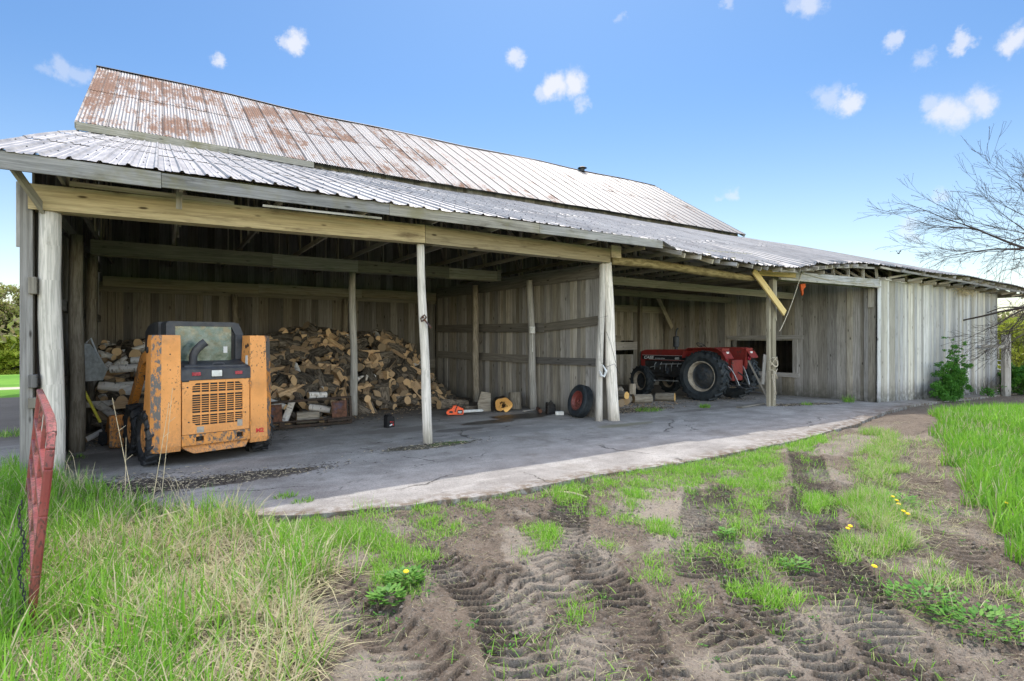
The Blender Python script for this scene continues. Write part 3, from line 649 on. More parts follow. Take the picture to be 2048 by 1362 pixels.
def build_up_roof():
    V = []; Fc = []; C = []; UV = []; nv = 0; rr = random.Random(11); W = .605; x = -1.75; ci = 0
    prof = []; n = 44
    for i in range(n + 1):
        u = i / n; z = .011 * math.cos(u * 2 * math.pi * 8)
        if u > .965: z += .014
        prof.append((u * (W + .03), z, u))
    def prow(side):
        nonlocal nv, x, ci
        x = -1.75; ci = 0
        while x < 24.85:
            for k in range(2):
                t0, t1 = ((0, .52), (.50, 1.0))[k]; tone = (rr.random(), rr.random(), rr.random()); ny = 6; base = nv; dz = .012 * k + rr.uniform(0, .008)
                ext = rr.uniform(-.03, .04) if k == 0 else rr.uniform(-.01, .03)
                for j in range(ny):
                    t = t0 + (t1 - t0) * j / (ny - 1)
                    for (dx, pz, u) in prof:
                        X = x + dx; sag = -.07 * math.sin((X + 1.75) / 26.6 * math.pi) * t + .03 * math.sin(X * .9) * t + .02 * math.sin(X * .37 + 2)
                        if side > 0: yy = 17.2 + 6.1 * t; zz = 7.16 + 3.90 * t + pz + dz + sag
                        else: yy = 29.4 - 6.1 * t; zz = 7.16 + 3.90 * t + pz + dz + sag
                        if k == 0 and j == 0: yy -= ext * side; zz -= ext * .5
                        V.append((X - BX.x, yy - BX.y, zz)); UV.append((u, t)); nv += 1
                m = len(prof)
                for j in range(ny - 1):
                    for i in range(m - 1):
                        Fc.append((base + j * m + i, base + j * m + i + 1, base + (j + 1) * m + i + 1, base + (j + 1) * m + i)); C.append(tone)
            x += W; ci += 1
    prow(1); prow(-1)
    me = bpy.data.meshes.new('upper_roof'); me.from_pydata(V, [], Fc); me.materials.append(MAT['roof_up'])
    uvl = me.uv_layers.new(name='UVMap'); U = np.array(UV, dtype=np.float32); li = np.array([i for f in Fc for i in f]); uvl.data.foreach_set('uv', U[li].ravel())
    ca = me.color_attributes.new('rnd', 'FLOAT_COLOR', 'CORNER'); c4 = np.array([(a, b, c, 1) for a, b, c in C], dtype=np.float32); ca.data.foreach_set('color', np.repeat(c4, 4, axis=0).ravel())
    o = bpy.data.objects.new('upper_roof', me); col.objects.link(o); o.parent = barn
    rd = MB(); x = -1.8
    while x < 24.9:
        L = rr.uniform(1.6, 2.6); x1 = min(x + L, 25.0); zf = lambda X: 11.10 - .07 * math.sin((X + 1.75) / 26.6 * math.pi) + .03 * math.sin(X * .9) + .02 * math.sin(X * .37 + 2)
        for sgn in (1, -1): rd.face([(x, 23.3, zf(x) + .012), (x1, 23.3, zf(x1) + .012), (x1, 23.3 - sgn * .14, zf(x1) - .06), (x, 23.3 - sgn * .14, zf(x) - .06)])
        x = x1 - .01
    rd.build('ridge_cap', MAT['dark_metal'], o, loc=NB)
    vb = MB(); vb.tube([(19.2, 23.1, 10.9), (19.2, 23.1, 11.12)], .13, 10); vb.tube([(19.2, 23.1, 11.08), (19.2, 23.1, 11.16)], [.26, .12], 10)
    vb.build('roof_vent', MAT['dark_metal'], barn, loc=NB)
    # eave boards and verge
    e = MB(); e.plank((-1.72, 17.16, 7.06), (1.6, 17.16, 7.06), .20, .03); e.plank((1.61, 17.16, 7.08), (3.9, 17.16, 7.05), .17, .03); part(e, 'eave_board', MAT['beam_grey'])
    for xx in (-1.74, 24.86):
        e = MB()
        for sgn in (1, -1): e.plank((xx, 23.3 - 6.1 * sgn, 7.08), (xx, 23.3, 10.98), .16, .03, up=(0, 0, 1))
        part(e, 'verge_board', MAT['beam_grey'])
build_up_roof()

def boards(mb, p0, p1, z0, z1, w=(.15, .26), t=.024, gapp=.1, gap=.004, rr=None, side=1, jagged=.0, skip=None, tall=None):
    """vertical boards along the line p0 -> p1"""
    rr = rr or random; a = Vector((p1[0] - p0[0], p1[1] - p0[1], 0)); L = a.length; a.normalize(); nrm = Vector((-a.y, a.x, 0)) * side; s = 0
    while s < L - .03:
        bw = min(rr.uniform(*w), L - s); q = Vector((p0[0], p0[1], 0)) + a * (s + bw / 2); g = gap if rr.random() > gapp else rr.uniform(.008, .018)
        zz0 = z0(q.x, q.y) + rr.uniform(0, jagged); zz1 = z1(q.x, q.y); off = rr.uniform(-.006, .006); tone = (rr.random(), rr.random(), rr.random())
        segs = [(zz0, zz1)]
        if skip:
            for (sa, sb, za, zb) in skip:
                if s + bw > sa and s < sb:
                    segs = [x for (b0, b1) in segs for x in ((b0, min(b1, za)), (max(b0, zb), b1)) if x[1] - x[0] > .05]
        for (b0, b1) in segs:
            c = q + nrm * off + Vector((0, 0, (b0 + b1) / 2))
            tilt = a * rr.uniform(-.006, .006)
            mb.box(c, Vector((0, 0, b1 - b0)) + tilt, a * (bw - g), nrm * t, tone=tone)
        s += bw
fl = lambda dz=0.0: (lambda x, y: float(zs(x)) + dz)
# wall that separates sheds from the barn (its upper part shows above the lower roof)
r1 = random.Random(21); m = MB()
def wallseg(x0, x1, z0, z1, skip=None, **k): boards(m, (x0, 17.5), (x1, 17.5), z0, z1, rr=r1, skip=skip, **k)
wallseg(-1.5, 8.0, fl(1.15), lambda x, y: 3.05)
part(m, 'back_wall', MAT['plank_dark'])
m = MB(); r = random.Random(5)
x = -1.3
while x < 8.0:
    L = r.uniform(2.0, 3.4); x1 = min(8.0, x + L)
    for k in range(4): m.plank((x + .004, 17.47 - .004 * k, .15 + k * .29), (x1 - .004, 17.47 - .004 * k, .15 + k * .29), .28, .03)
    x = x1
part(m, 'back_wall_base_boards', MAT['plank_dark'])
m = MB(); wallseg(-1.5, 24.7, lambda x, y: 3.052, lambda x, y: 7.22, gapp=.04); part(m, 'clerestory_wall', MAT['plank_dark'])
m = MB(); wallseg(8.05, 19.3, fl(-.02), lambda x, y: 3.048, skip=[(5.9, 6.75, .05, 1.62), (6.45, 6.95, 2.15, 2.6), (8.4, 9.2, 1.2, 1.8)]); part(m, 'back_wall', MAT['plank'], label='shed back wall with small cut openings')
m = MB(); m.plank((13.9, 17.42, 1.78), (16.6, 17.42, 1.82), .40, .03); m.plank((16.0, 17.40, 1.55), (17.6, 17.40, 1.58), .34, .03); m.plank((14.1, 17.4, .62), (14.9, 17.4, .64), .14, .03); m.plank((14.45, 17.38, .1), (14.45, 17.38, 1.6), .10, .03, up=(1, 0, 0))
part(m, 'patch_boards', MAT['plank'])
for (xx) in (-1.5, 24.7):
    m = MB(); boards(m, (xx, 17.5), (xx, 29.1), fl(-.3), lambda x, y: 7.2 + (3.85 * (1 - abs(y - 23.3) / 5.85)), rr=r1)
    part(m, 'gable_wall', MAT['plank'])
m = MB(); boards(m, (-1.5, 29.1), (24.7, 29.1), fl(-.6), lambda x, y: 7.2, rr=r1); part(m, 'rear_wall', MAT['plank'])
m = MB(); m.bx(-1.3, 8, 17.44, 17.49, 3.05, 3.30, grain='x'); part(m, 'wall_plate', MAT['beam_inner'])
# lean-to end wall on the left
m = MB(); boards(m, (-1.32, 9.0), (-1.32, 17.48), fl(-.03), lambda x, y: roofz(x, y) - .12, rr=random.Random(8), gapp=.3, w=(.14, .22)); part(m, 'left_wall', MAT['plank_dark'])
m = MB(); m.plank((-1.375, 8.93, -.05), (-1.375, 8.93, 3.72), .12, .05, up=(1, 0, 0)); m.plank((-1.41, 8.99, 2.95), (-1.41, 8.99, 3.75), .14, .03, up=(1, 0, 0)); part(m, 'corner_board', MAT['plank'])
for z0, z1 in ((2.37, 2.58), (1.22, 1.38), (.97, 1.10)): m = MB(); m.bx(-1.35, -1.27, 8.85, 8.99, z0, z1, grain='y'); part(m, 'rail_end', MAT['plank_dark'], bevel=.01)
m = MB()
for z, wv in ((3.62, .2), (2.35, .17), (1.15, .17)): m.plank((-1.27, 9.1, z), (-1.27, 17.4, z), wv, .045)
part(m, 'wall_rail', MAT['plank_dark'])
# partition between the two open bays
PA, PB = (8.62, 9.42), (8.04, 17.45)
m = MB(); boards(m, PA, PB, fl(-.03), lambda x, y: 3.58 + (y - 9) * .0, rr=random.Random(13), w=(.11, .20), gapp=.02, gap=.003); part(m, 'partition_wall', MAT['plank'])
m = MB(); m.plank((8.56, 9.5, 3.42), (8.0, 17.3, 3.40), .34, .05); part(m, 'partition_plate', MAT['plank_dark'])
def pline(y): return 8.60 - (y - 9.4) * .072
m = MB(); m.plank((pline(9.45) - .05, 9.45, 2.28), (pline(11.6) - .05, 11.6, 2.14), .21, .04); m.plank((pline(11.62) - .05, 11.62, 2.14), (pline(17.3) - .05, 17.3, 2.2), .24, .04); part(m, 'partition_rail', MAT['plank_dark'])
m = MB(); m.plank((pline(9.45) - .05, 9.45, 1.30), (pline(12.0) - .05, 12.0, 1.28), .17, .04); m.plank((pline(12.02) - .05, 12.02, 1.30), (pline(17.3) - .05, 17.3, 1.34), .22, .04); part(m, 'partition_rail', MAT['plank_dark'])
# wall with the window, and the closed shed to its right
QA, QB = (20.0, 8.98), (19.32, 17.45)
m = MB(); QL = math.hypot(QB[0] - QA[0], QB[1] - QA[1]); sw = lambda y: (y - QA[1]) * QL / (QB[1] - QA[1])
boards(m, QA, QB, fl(-.02), lambda x, y: 3.85, rr=random.Random(14), w=(.2, .34), gapp=.1, skip=[(sw(11.66), sw(13.95), .60, 1.80)])
part(m, 'shed_side_wall', MAT['plank'])
m = MB(); qx = lambda y: 20.0 - (y - 8.98) * .0803
for (ya, yb, za, zb) in ((11.50, 11.68, .42, 1.84), (13.93, 14.08, .42, 1.84)): m.box((qx((ya + yb) / 2) - .035, (ya + yb) / 2, (za + zb) / 2), (0, 0, zb - za), (0, yb - ya, 0), (.045, 0, 0))
m.plank((qx(11.4) - .04, 11.45, .52), (qx(14.1) - .04, 14.1, .52), .16, .05); m.plank((qx(11.3) - .05, 11.3, 1.92), (qx(14.3) - .05, 14.3, 1.92), .15, .06)
part(m, 'window_frame', MAT['plank'])
m = MB()
for y, wv, tn in ((9.25, .10, .06), (9.75, .16, .04)): m.plank((qx(y) - .05, y, -.3), (qx(y) - .05, y, 3.6), wv, tn, up=(0, 1, 0))
m.plank((19.92, 9.1, 2.9), (19.92, 9.1, 3.75), .16, .04, up=(0, 1, 0)); part(m, 'wall_batten', MAT['plank'])
m = MB(); boards(m, (20.0, 8.93), (31.0, 9.05), fl(-.05), lambda x, y: 3.86, rr=random.Random(15), w=(.13, .23), gapp=.05, gap=.004, jagged=.05); part(m, 'front_wall', MAT['plank_pale'], label='pale silver-grey boarded front wall at the right end')
m = MB(); m.plank((20.0, 8.90, 3.86), (22.5, 8.93, 3.80), .05, .05); m.plank((19.98, 8.885, -.3), (20.02, 8.885, 3.84), .20, .03, up=(1, 0, 0)); part(m, 'corner_board', MAT['plank_pale'])
m = MB(); boards(m, (31.0, 9.1), (31.0, 17.5), fl(-.1), lambda x, y: roofz(x, y) - .12, rr=random.Random(16)); boards(m, (24.7, 17.5), (31, 17.5), fl(-.1), lambda x, y: 6.8, rr=random.Random(17)); part(m, 'end_wall', MAT['plank'])
m = MB(); m.plank((31.04, 9.02, 1.0), (31.04, 9.02, 1.85), .14, .04, up=(1, 0, 0)); part(m, 'corner_board', MAT['beam_grey']); m = MB(); m.plank((31.04, 9.02, -.3), (31.04, 9.02, .5), .16, .04, up=(1, 0, 0)); part(m, 'corner_board', MAT['beam_grey'])

# posts (each one a part)
def post(pts, r0, r1, mat, n=12, label=None, jit=.12):
    m = MB(); P = []; R_ = []
    for i in range(9):
        t = i / 8; p = Vector(pts[0]).lerp(Vector(pts[1]), t); p += Vector((math.sin(i * 1.1 + pts[0][0]) * .010, math.cos(i * .9 + pts[0][1]) * .010, 0)); P.append(p); R_.append((r0 + (r1 - r0) * t) * (1 + .03 * math.sin(i * 2.0 + pts[0][0])))
    m.tube(P, R_, n, jit=jit); o = part(m, 'post', mat, smooth=True)
    if label: o['label'] = label
    return o
post([(-1.12, 8.95, -.05), (-1.16, 8.97, 3.42)], .125, .11, MAT['post'], label='thick pale round post at the left corner of the open bay')
post([(-1.12, 11.3, -.05), (-1.14, 11.3, 3.5)], .11, .085, MAT['post_dark'])
post([(-1.12, 13.6, -.05), (-1.12, 13.6, 3.5)], .10, .09, MAT['post_dark'])
post([(3.97, 8.97, -.03), (3.82, 8.97, 3.47)], .088, .066, MAT['post'], label='pale round post in the middle of the open bay')
post([(3.95, 13.25, -.03), (3.90, 13.25, 3.42)], .09, .075, MAT['post'])
post([(8.32, 9.45, -.03), (8.40, 9.40, 3.56)], .082, .072, MAT['post'], label='left one of the two pale posts where the bays meet')
post([(8.68, 9.34, -.03), (8.52, 9.38, 3.56)], .13, .10, MAT['post'], label='right one of the two pale posts where the bays meet')
post([(8.22, 11.85, -.03), (8.10, 11.85, 3.36)], .105, .085, MAT['post'])
post([(7.85, 14.3, -.03), (7.83, 14.3, 3.42)], .10, .085, MAT['post_dark'])
for xx in (1.8, 4.9, 7.6): post([(xx, 17.36, -.03), (xx, 17.36, 3.1)], .085, .08, MAT['post_dark'])
m = MB(); m.bx(14.10, 14.24, 8.90, 9.02, -.06, 3.46, grain='z'); m.bx(14.245, 14.33, 8.93, 9.0, 2.35, 3.44, grain='z'); m.bx(14.0, 14.09, 8.95, 9.03, -.06, 3.1, grain='z'); part(m, 'post', MAT['beam_inner'], label='squared timber post of the tractor bay')
m = MB(); m.bx(16.9, 17.05, 16.6, 16.75, -.2, 3.5, grain='z'); part(m, 'post', MAT['post_dark'])

# header beams
m = MB(); xs_ = [-1.35, 3.85, 8.50]; yh = lambda x: 8.84 + .43 * max(0, (x - 3.85) / 4.65)
for a, b in zip(xs_[:-1], xs_[1:]):
    za, zb = headz(a), headz(b); m.plank((a + .003, yh(a), za + .155), (b - .003, yh(b), zb + .155), .31, .05); m.plank((a, yh(a) + .24, za + .16), (b, yh(b) + .24, zb + .16), .29, .05)
    m.plank((a + .2, yh(a) + .12, za + .018), (b - .1, yh(b) + .12, zb + .018), .19, .03, up=(0, 1, 0))
m.plank((-.95, 8.835, headz(-1) + .36), (.9, 8.835, headz(1) + .335), .06, .045); m.bx(8.51, 8.80, 9.22, 9.26, 3.66, 3.93, grain='x')
part(m, 'header_beam', MAT['beam_yellow'], label='long plank beam over the open bay, coloured yellow for reflected light')
m = MB(); P = [(8.58, 9.3, 3.60), (9.5, 9.2, 3.60), (10.4, 9.08, 3.56), (11.3, 8.96, 3.50), (12.2, 8.9, 3.46), (13.1, 8.92, 3.45), (13.3, 8.92, 3.45)]
m.tube(P, [.085, .10, .095, .10, .085, .08, .07], 14, jit=.2); part(m, 'log_beam', MAT['log_beam'], smooth=True, label='rough crooked log beam at the start of the tractor bay')
m = MB(); m.plank((14.34, 8.87, 3.60), (19.98, 8.87, 3.68), .25, .05); m.plank((14.3, 9.05, 3.58), (19.9, 9.05, 3.64), .24, .05); m.plank((14.34, 8.83, 3.49), (19.98, 8.83, 3.56), .05, .03); part(m, 'header_beam', MAT['beam_grey'], label='grey-green beam over the right half of the tractor bay')
m = MB(); m.plank((13.35, 8.83, 3.60), (15.0, 8.80, 3.64), .17, .045); part(m, 'beam_splice', MAT['new_wood'])
m = MB(); m.plank((13.02, 8.76, 3.62), (14.42, 8.76, 2.55), .18, .045); part(m, 'knee_brace', MAT['new_wood'], label='newer yellow diagonal brace at the tractor bay post')
m = MB(); m.plank((18.4, 17.0, 3.68), (19.3, 17.0, 2.36), .20, .04); part(m, 'knee_brace', MAT['beam_inner'], label='diagonal brace against the back wall behind the tractor')
m = MB(); L = [-1.1, 2.1, 4.0, 6.4, 7.9]
for i, (a, b) in enumerate(zip(L[:-1], L[1:])): m.plank((a, 13.12, 3.58 - .01 * (i % 2)), (b - .004, 13.12, 3.58 - .01 * (i % 2)), .27, .045); m.plank((a, 13.36, 3.57), (b - .004, 13.36, 3.57), .26, .045)
m.plank((7.86, 13.13, 3.60), (7.98, 13.13, 3.60), .3, .08); part(m, 'inner_beam', MAT['beam_inner'])
m = MB(); L = [-1.2, 2.4, 5.4, 7.95]
for a, b in zip(L[:-1], L[1:]): m.plank((a, 17.30, 3.30), (b - .004, 17.30, 3.28), .26, .05)
part(m, 'inner_beam', MAT['beam_inner'])
m = MB()
for y in (11.6, 14.2): m.plank((8.7, y, 3.50), (19.6, y, 3.42), .22, .09)
m.plank((8.2, 17.3, 3.2), (19.2, 17.3, 3.15), .28, .08); part(m, 'inner_beam', MAT['truss'])
# fascia boards along the eave
m = MB(); F_ = [(-1.75, .0), (.02, .01), (3.02, -.01), (5.95, .0), (9.35, 0)]
fw = [.195, .175, .180, .170, .16]
for i in range(len(F_) - 1):
    a, b = F_[i][0], F_[i + 1][0]; ya, za = eave(a); yb, zb = eave(b)
    m.plank((a + .003, ya + .012 - .003 * (i % 2), za - .105), (b - .003, yb + .012 - .003 * (i % 2), zb - .105), fw[i], .032)
m.plank((1.2, 8.28, 3.66), (2.9, 8.31, 3.69), .03, .02); part(m, 'fascia_board', MAT['beam_grey'])
# short struts seen under the fascia at the left
m = MB(); m.plank((-1.2, 8.9, 3.40), (-1.45, 8.15, 3.86), .1, .04); part(m, 'eave_strut', MAT['beam_inner']); m = MB(); m.plank((.22, 8.6, 3.55), (.22, 8.55, 3.9), .07, .04, up=(1, 0, 0)); part(m, 'eave_strut', MAT['beam_inner'])
# trusses: each one a part
def truss(x, i, dark=False, big=False):
    m = MB(); ye, ze = eave(x); t = .038; rr = random.Random(i * 7 + 3); yb = 17.4
    bot = headz(x) + .39 if not big else headz(x) + .30
    top = lambda y: roofz(x, y) - .055 - .06
    m.plank((x, ye + .05, top(ye + .05)), (x, yb, top(yb)), .10, t)
    m.plank((x + .04, ye + .16, bot), (x + .04, yb, bot + .0), .09, t)
    for k, y in enumerate((8.95, 9.9, 11.2, 12.4, 13.6, 15.0, 16.3)):
        if top(y) - bot > .12: m.plank((x + .078, y, bot - .03), (x + .078, y + rr.uniform(-.05, .05), top(y)), .075, t * .8, up=(0, 1, 0))
        y2 = y + 1.15
        if k < 6 and top(y2) - bot > .15: m.plank((x + .110, y + .1, bot), (x + .110, y2, top(y2)), .07, t * .7, up=(0, 1, 0))
    return part(m, 'truss', MAT['truss'])
xx = -1.05; i = 0
while xx < 8.0: truss(xx, i); xx += 1.25; i += 1
xx = 8.9
while xx < 20.2: truss(xx, i, big=True); xx += .92; i += 1
while xx < 34: truss(xx, i, big=True); xx += 1.15; i += 1
m = MB(); rr = random.Random(4)   # purlins under the sheets
for k in range(9):
    t = .03 + k * .118; x = -1.7
    while x < 34:
        x1 = min(34.1, x + rr.uniform(3, 4.2)); a = eave(x); b = eave(x1)
        A = (x, a[0] + (17.47 - a[0]) * t, a[1] + (7.02 - a[1]) * t - .045); B = (x1 - .01, b[0] + (17.47 - b[0]) * t, b[1] + (7.02 - b[1]) * t - .045)
        if not (8.9 < x < 20 and k == 0): m.plank(A, B, .038, .085)
        x = x1
part(m, 'purlin', MAT['truss'])
# ragged rafter tails in the damaged stretch
m = MB()
for k in range(16):
    x = 9.6 + k * .62; ye, ze = eave(x); m.plank((x, ye - .05, ze - .09), (x + rr.uniform(-.05, .35), 9.4 + rr.uniform(0, .8), roofz(x, 9.4) - .14), .085, .04)
for k in range(3, 9):
    x = 9.5 + k * 1.25; ye, ze = eave(x + .6); m.plank((x, ye + .12, eave(x)[1] - .10), (x + 1.2, eave(x + 1.2)[0] + .12, eave(x + 1.2)[1] - .10 - rr.uniform(0, .05)), .06, .035)
part(m, 'rafter_tail', MAT['plank'])
m = MB()
for k in range(11):
    x = 20.6 + k * 1.25; ye, ze = eave(x); m.plank((x, ye - .02, ze - .10), (x, 9.3, roofz(x, 9.3) - .12), .09, .04); m.plank((x, ye + .5, ze - .30), (x + .9, ye + .1, ze - .12), .07, .035)
m.plank((20.4, 8.38, 4.06), (34.0, 8.38, 3.88), .07, .035); part(m, 'rafter_tail', MAT['plank'])
# electrical box, rope and cable belong to the building
m = MB(); m.bx(8.02, 8.16, 11.70, 11.76, 1.98, 2.16); m.tube([(8.09, 11.73, 1.98), (8.12, 11.76, 1.5)], .012, 6); part(m, 'junction_box', MAT['white'], bevel=.008)
def sagline(a, b, sag, n=14): return [Vector(a).lerp(Vector(b), i / n) - Vector((0, 0, sag * 4 * (i / n) * (1 - i / n))) for i in range(n + 1)]
m = MB(); m.tube(sagline((15.35, 8.82, 3.72), (14.28, 8.82, 2.05), .12), .012, 6); m.tube(sagline((15.35, 8.82, 3.72), (19.5, 8.84, 3.66), .10), .009, 6); part(m, 'hanging_cable', MAT['rope'])
# ------------------------------------------------------------------ wheels
def tyre_mesh(r, w, rim, lugs, lug_h, n=48):
    m = MB(); h = w / 2; base = r - lug_h
    prof = [(rim, -h * .62), (rim + .02, -h * .72), (rim + (base - rim) * .45, -h * .98), (base - .03, -h * .93), (base - .004, -h * .78), (base + .004, 0), (base - .004, h * .78), (base - .03, h * .93), (rim + (base - rim) * .45, h * .98), (rim + .02, h * .72), (rim, h * .62)]
    m.lathe(prof, (0, 0, 0), (1, 0, 0), n)
    for k in range(lugs * 2):
        side = 1 if k % 2 else -1; an = 2 * math.pi * k / (lugs * 2); sw = 2 * math.pi / lugs * .62
        def P(x, a, rr): return Vector((x, math.cos(a) * rr, math.sin(a) * rr))
        a0, a1 = an, an + sw * 1.0; t = lug_h * .55 / r * 1.5
        x0, x1 = side * -.02 * w, side * h * .97
        r0, r1 = r, r - lug_h * .35
        q = [P(x0, a0 - t, base - .01), P(x0, a0 + t, base - .01), P(x1, a1 + t, base - .04), P(x1, a1 - t, base - .04),
             P(x0, a0 - t * .7, r0), P(x0, a0 + t * .7, r0), P(x1, a1 + t * .7, r1), P(x1, a1 - t * .7, r1)]
        F = [(4, 5, 6, 7), (0, 4, 7, 3), (1, 2, 6, 5), (0, 1, 5, 4), (3, 7, 6, 2)]
        for f in F: m.face([q[i] for i in (f if side > 0 else reversed(f))])
        # shoulder drop of the lug
        s1 = [P(x1, a1 - t, base - .04), P(x1, a1 + t, base - .04), P(x1 * .99, a1 + t, base - .10), P(x1 * .99, a1 - t, base - .10)]
        e = Vector((side * .012, 0, 0)); m.face([s1[0], P(x1, a1 - t * .7, r1), P(x1, a1 + t * .7, r1), s1[1]]); m.face([p + e for p in s1])
    return m
def wheel(parent, c, r, w, rim, side, tmat, rmat, dmat, lugs, lug_h, dish=.06, rz=0.0):
    """side -1: outer face towards -x"""
    t = tyre_mesh(r, w, rim, lugs, lug_h).build('wheel', tmat, parent, loc=c); t.rotation_euler = (random.uniform(0, 1), 0, rz)
    m = MB(); h = w / 2; s = side
    m.lathe([(rim + .022, s * h * .70), (rim + .012, s * h * .74), (rim - .012, s * h * .70), (rim - .03, s * h * .35), (rim - .05, s * h * .10), (rim - .05, -s * h * .6), (rim + .02, -s * h * .7)], (0, 0, 0), (1, 0, 0), 40)
    m.build('rim', rmat, t, smooth=True)
    m = MB(); m.lathe([(rim - .045, s * h * .05), (rim * .78, s * (h * .05 - dish * .4)), (rim * .55, s * (h * .05 + dish * .5)), (rim * .30, s * (h * .05 + dish)), (rim * .28, s * (h * .05 + dish + .05)), (.02, s * (h * .05 + dish + .055)), (.0, s * (h * .05 + dish + .055))], (0, 0, 0), (1, 0, 0), 32)
    for k in range(8):
        a = 2 * math.pi * k / 8; p = Vector((s * (h * .05 + dish * .8), math.cos(a) * rim * .45, math.sin(a) * rim * .45)); m.tube([p, p + Vector((s * .03, 0, 0))], .014 if rim < .35 else .02, 6)
    m.build('hub_disc', dmat, t, smooth=False)
    return t

def text_mesh(parent, s, name, mat, size, loc, rot, ext=.0015, bold=0.0, shear=0.0, sx=1.0):
    cu = bpy.data.curves.new('t', 'FONT'); cu.body = s; cu.size = size; cu.extrude = ext; cu.offset = bold; cu.shear = shear; cu.align_x = 'LEFT'
    o = bpy.data.objects.new('t', cu); col.objects.link(o); bpy.context.view_layer.update()
    me = bpy.data.meshes.new_from_object(o.evaluated_get(bpy.context.evaluated_depsgraph_get())); bpy.data.objects.remove(o)
    me.materials.clear(); me.materials.append(mat); r = bpy.data.objects.new(name, me); col.objects.link(r); r.parent = parent
    r.location = loc; r.rotation_euler = rot; r.scale = (sx, 1, 1); return r

# ------------------------------------------------------------------ orange skid steer loader, seen from behind
def build_loader():
    ox, oy = .72, 9.25; T = empty('skid_steer_loader', (ox, oy, zg(ox, oy)), R(12), label='worn orange skid steer loader seen from behind under the shed roof', cat='loader', ); T.scale = (1.04, 1, 1)
    OR, BK = MAT['orange'], MAT['black']
    for s in (-1, 1):      # rear towers
        xo, xi = s * .80, s * .455; m = MB()
        # plan outline with a chamfered outer rear corner, lofted upwards with lean
        def ring(z):
            k = (z - .22) / 1.65; y0 = .0 + .05 * max(0, k - .6) ; dp = .62 - .30 * k; xx = xo - s * .022 * k; ch = .10
            return [(xi, y0), (xx - s * ch, y0), (xx, y0 + ch * 1.1), (xx, y0 + dp), (xi, y0 + dp)]
        zsx = [.22, .30, 1.23, 1.245, 1.80, 1.87]; pr = None
        for i, z in enumerate(zsx):
            r_ = ring(z)
            if i == 0: r_ = [(a * (.985 if abs(a) > .6 else 1), b + .02) for a, b in r_]
            if i == 5: r_ = [(a - s * .012 if abs(a) > .6 else a, b + .012) for a, b in r_]
            cur = [Vector((a, b, z)) for a, b in r_]
            if pr:
                for j in range(5):
                    q = [pr[j], pr[(j + 1) % 5], cur[(j + 1) % 5], cur[j]]
                    if s > 0: pass
                    else: q.reverse()
                    m.face(q, m=1 if (s < 0 and j == 1) or (s > 0 and j == 1) else 0)
            else: m.face(cur if s < 0 else cur[::-1])
            pr = cur
        m.face(pr[::-1] if s < 0 else pr)
        t = m.build('tower', [OR, MAT['orange_scrape']], T)
        cx = s * .60
        d = MB(); d.tube([(cx, .030, 1.705), (cx, .10, 1.705)], .030, 14, squash=1.7); d.build('bolt_hole', MAT['decal_dark'], t)
        for dx, dz, rr_ in ((.02, 1.60, .010), (.02, 1.38, .009), (-.09, 1.765, .007), (.09, 1.765, .007)):
            d = MB(); y_ = .06 * max(0, (dz - .22) / 1.65 - .6); d.tube([(cx + dx, y_ - .003, dz), (cx + dx, .06, dz)], rr_, 8); d.build('bolt_hole', MAT['decal_dark'], t)
        if s > 0:
            m = MB(); m.bx(.448, .4545, .12, .20, 1.42, 1.56); m.build('decal', MAT['decal_white'], t)
            m = MB()
            for y, z in ((.10, 1.72), (.18, 1.70)): m.lathe([(0, 0), (.026, 0), (.03, .004), (.03, .006)], (.4545, y, z), (-1, 0, 0), 14)
            m.build('round_hole', MAT['decal_dark'], t)
            text_mesh(t, 'M2', 'decal', MAT['decal_red'], .09, (.53, -.006, .37), (R(90), 0, 0), bold=.004)
        m = MB(); m.lathe([(0, .006), (.03, .006), (.045, .002), (.05, 0)], (xo - s * .022, .30, 1.38), (s, 0, 0), 16); m.build('badge', MAT['decal_dark'], t)
    # body between the towers
    m = MB(); m.bx(-.445, .445, .08, 1.75, .24, .98); m.bx(-.445, .445, .06, 1.2, .98, 1.22); m.build('chassis', MAT['orange_worn'], T, bevel=.01)
    m = MB(); m.prism([(-.445, 0), (.445, 0), (.38, -.10), (-.30, -.11), (-.40, -.05)], (0, .04, .28), (1, 0, 0), (0, .55, 1), (0, .35, -.02)); m.build('belly_plate', MAT['orange_worn'], T)
    m = MB()               # engine door, a frame round the grille
    X0, X1, Z0, Z1 = -.44, .44, .445, 1.215; GX0, GX1 = -.315, .345
    m.bx(X0, GX0, -.002, .03, Z0, Z1); m.bx(GX1, X1, -.002, .03, Z0, Z1); m.bx(GX0, GX1, -.002, .03, Z0, .565); m.bx(GX0, GX1, -.002, .03, 1.175, Z1)
    for z0, z1 in ((.715, .745), (1.01, 1.045)): m.bx(GX0, GX1, -.001, .028, z0, z1)
    for cx, cz, sx, sz in ((GX0, .565, 1, 1), (GX1, .565, -1, 1), (GX0, 1.175, 1, -1), (GX1, 1.175, -1, -1)): m.prism([(0, 0), (.05 * sx, 0), (0, .05 * sz)], (cx, .0, cz), (1, 0, 0), (0, 0, 1), (0, .027, 0))
    door = m.build('engine_door', OR, T)
    g = MB()
    for k in range(1, 6): x = GX0 + (GX1 - GX0) * k / 6; g.bx(x - .007, x + .007, .003, .02, .566, 1.174)
    z = .565
    for a, b in ((.567, .714), (.746, 1.009), (1.046, 1.173)):
        nn = max(2, round((b - a) / .031)); 
        for k in range(1, nn): zz = a + (b - a) * k / nn; g.bx(GX0, GX1, .006, .018, zz - .0055, zz + .0055)
    g.build('grille', OR, door)
    g = MB(); g.bx(GX0 - .01, GX1 + .01, .034, .05, .55, 1.19); g.build('radiator_screen', MAT['decal_dark'], door)
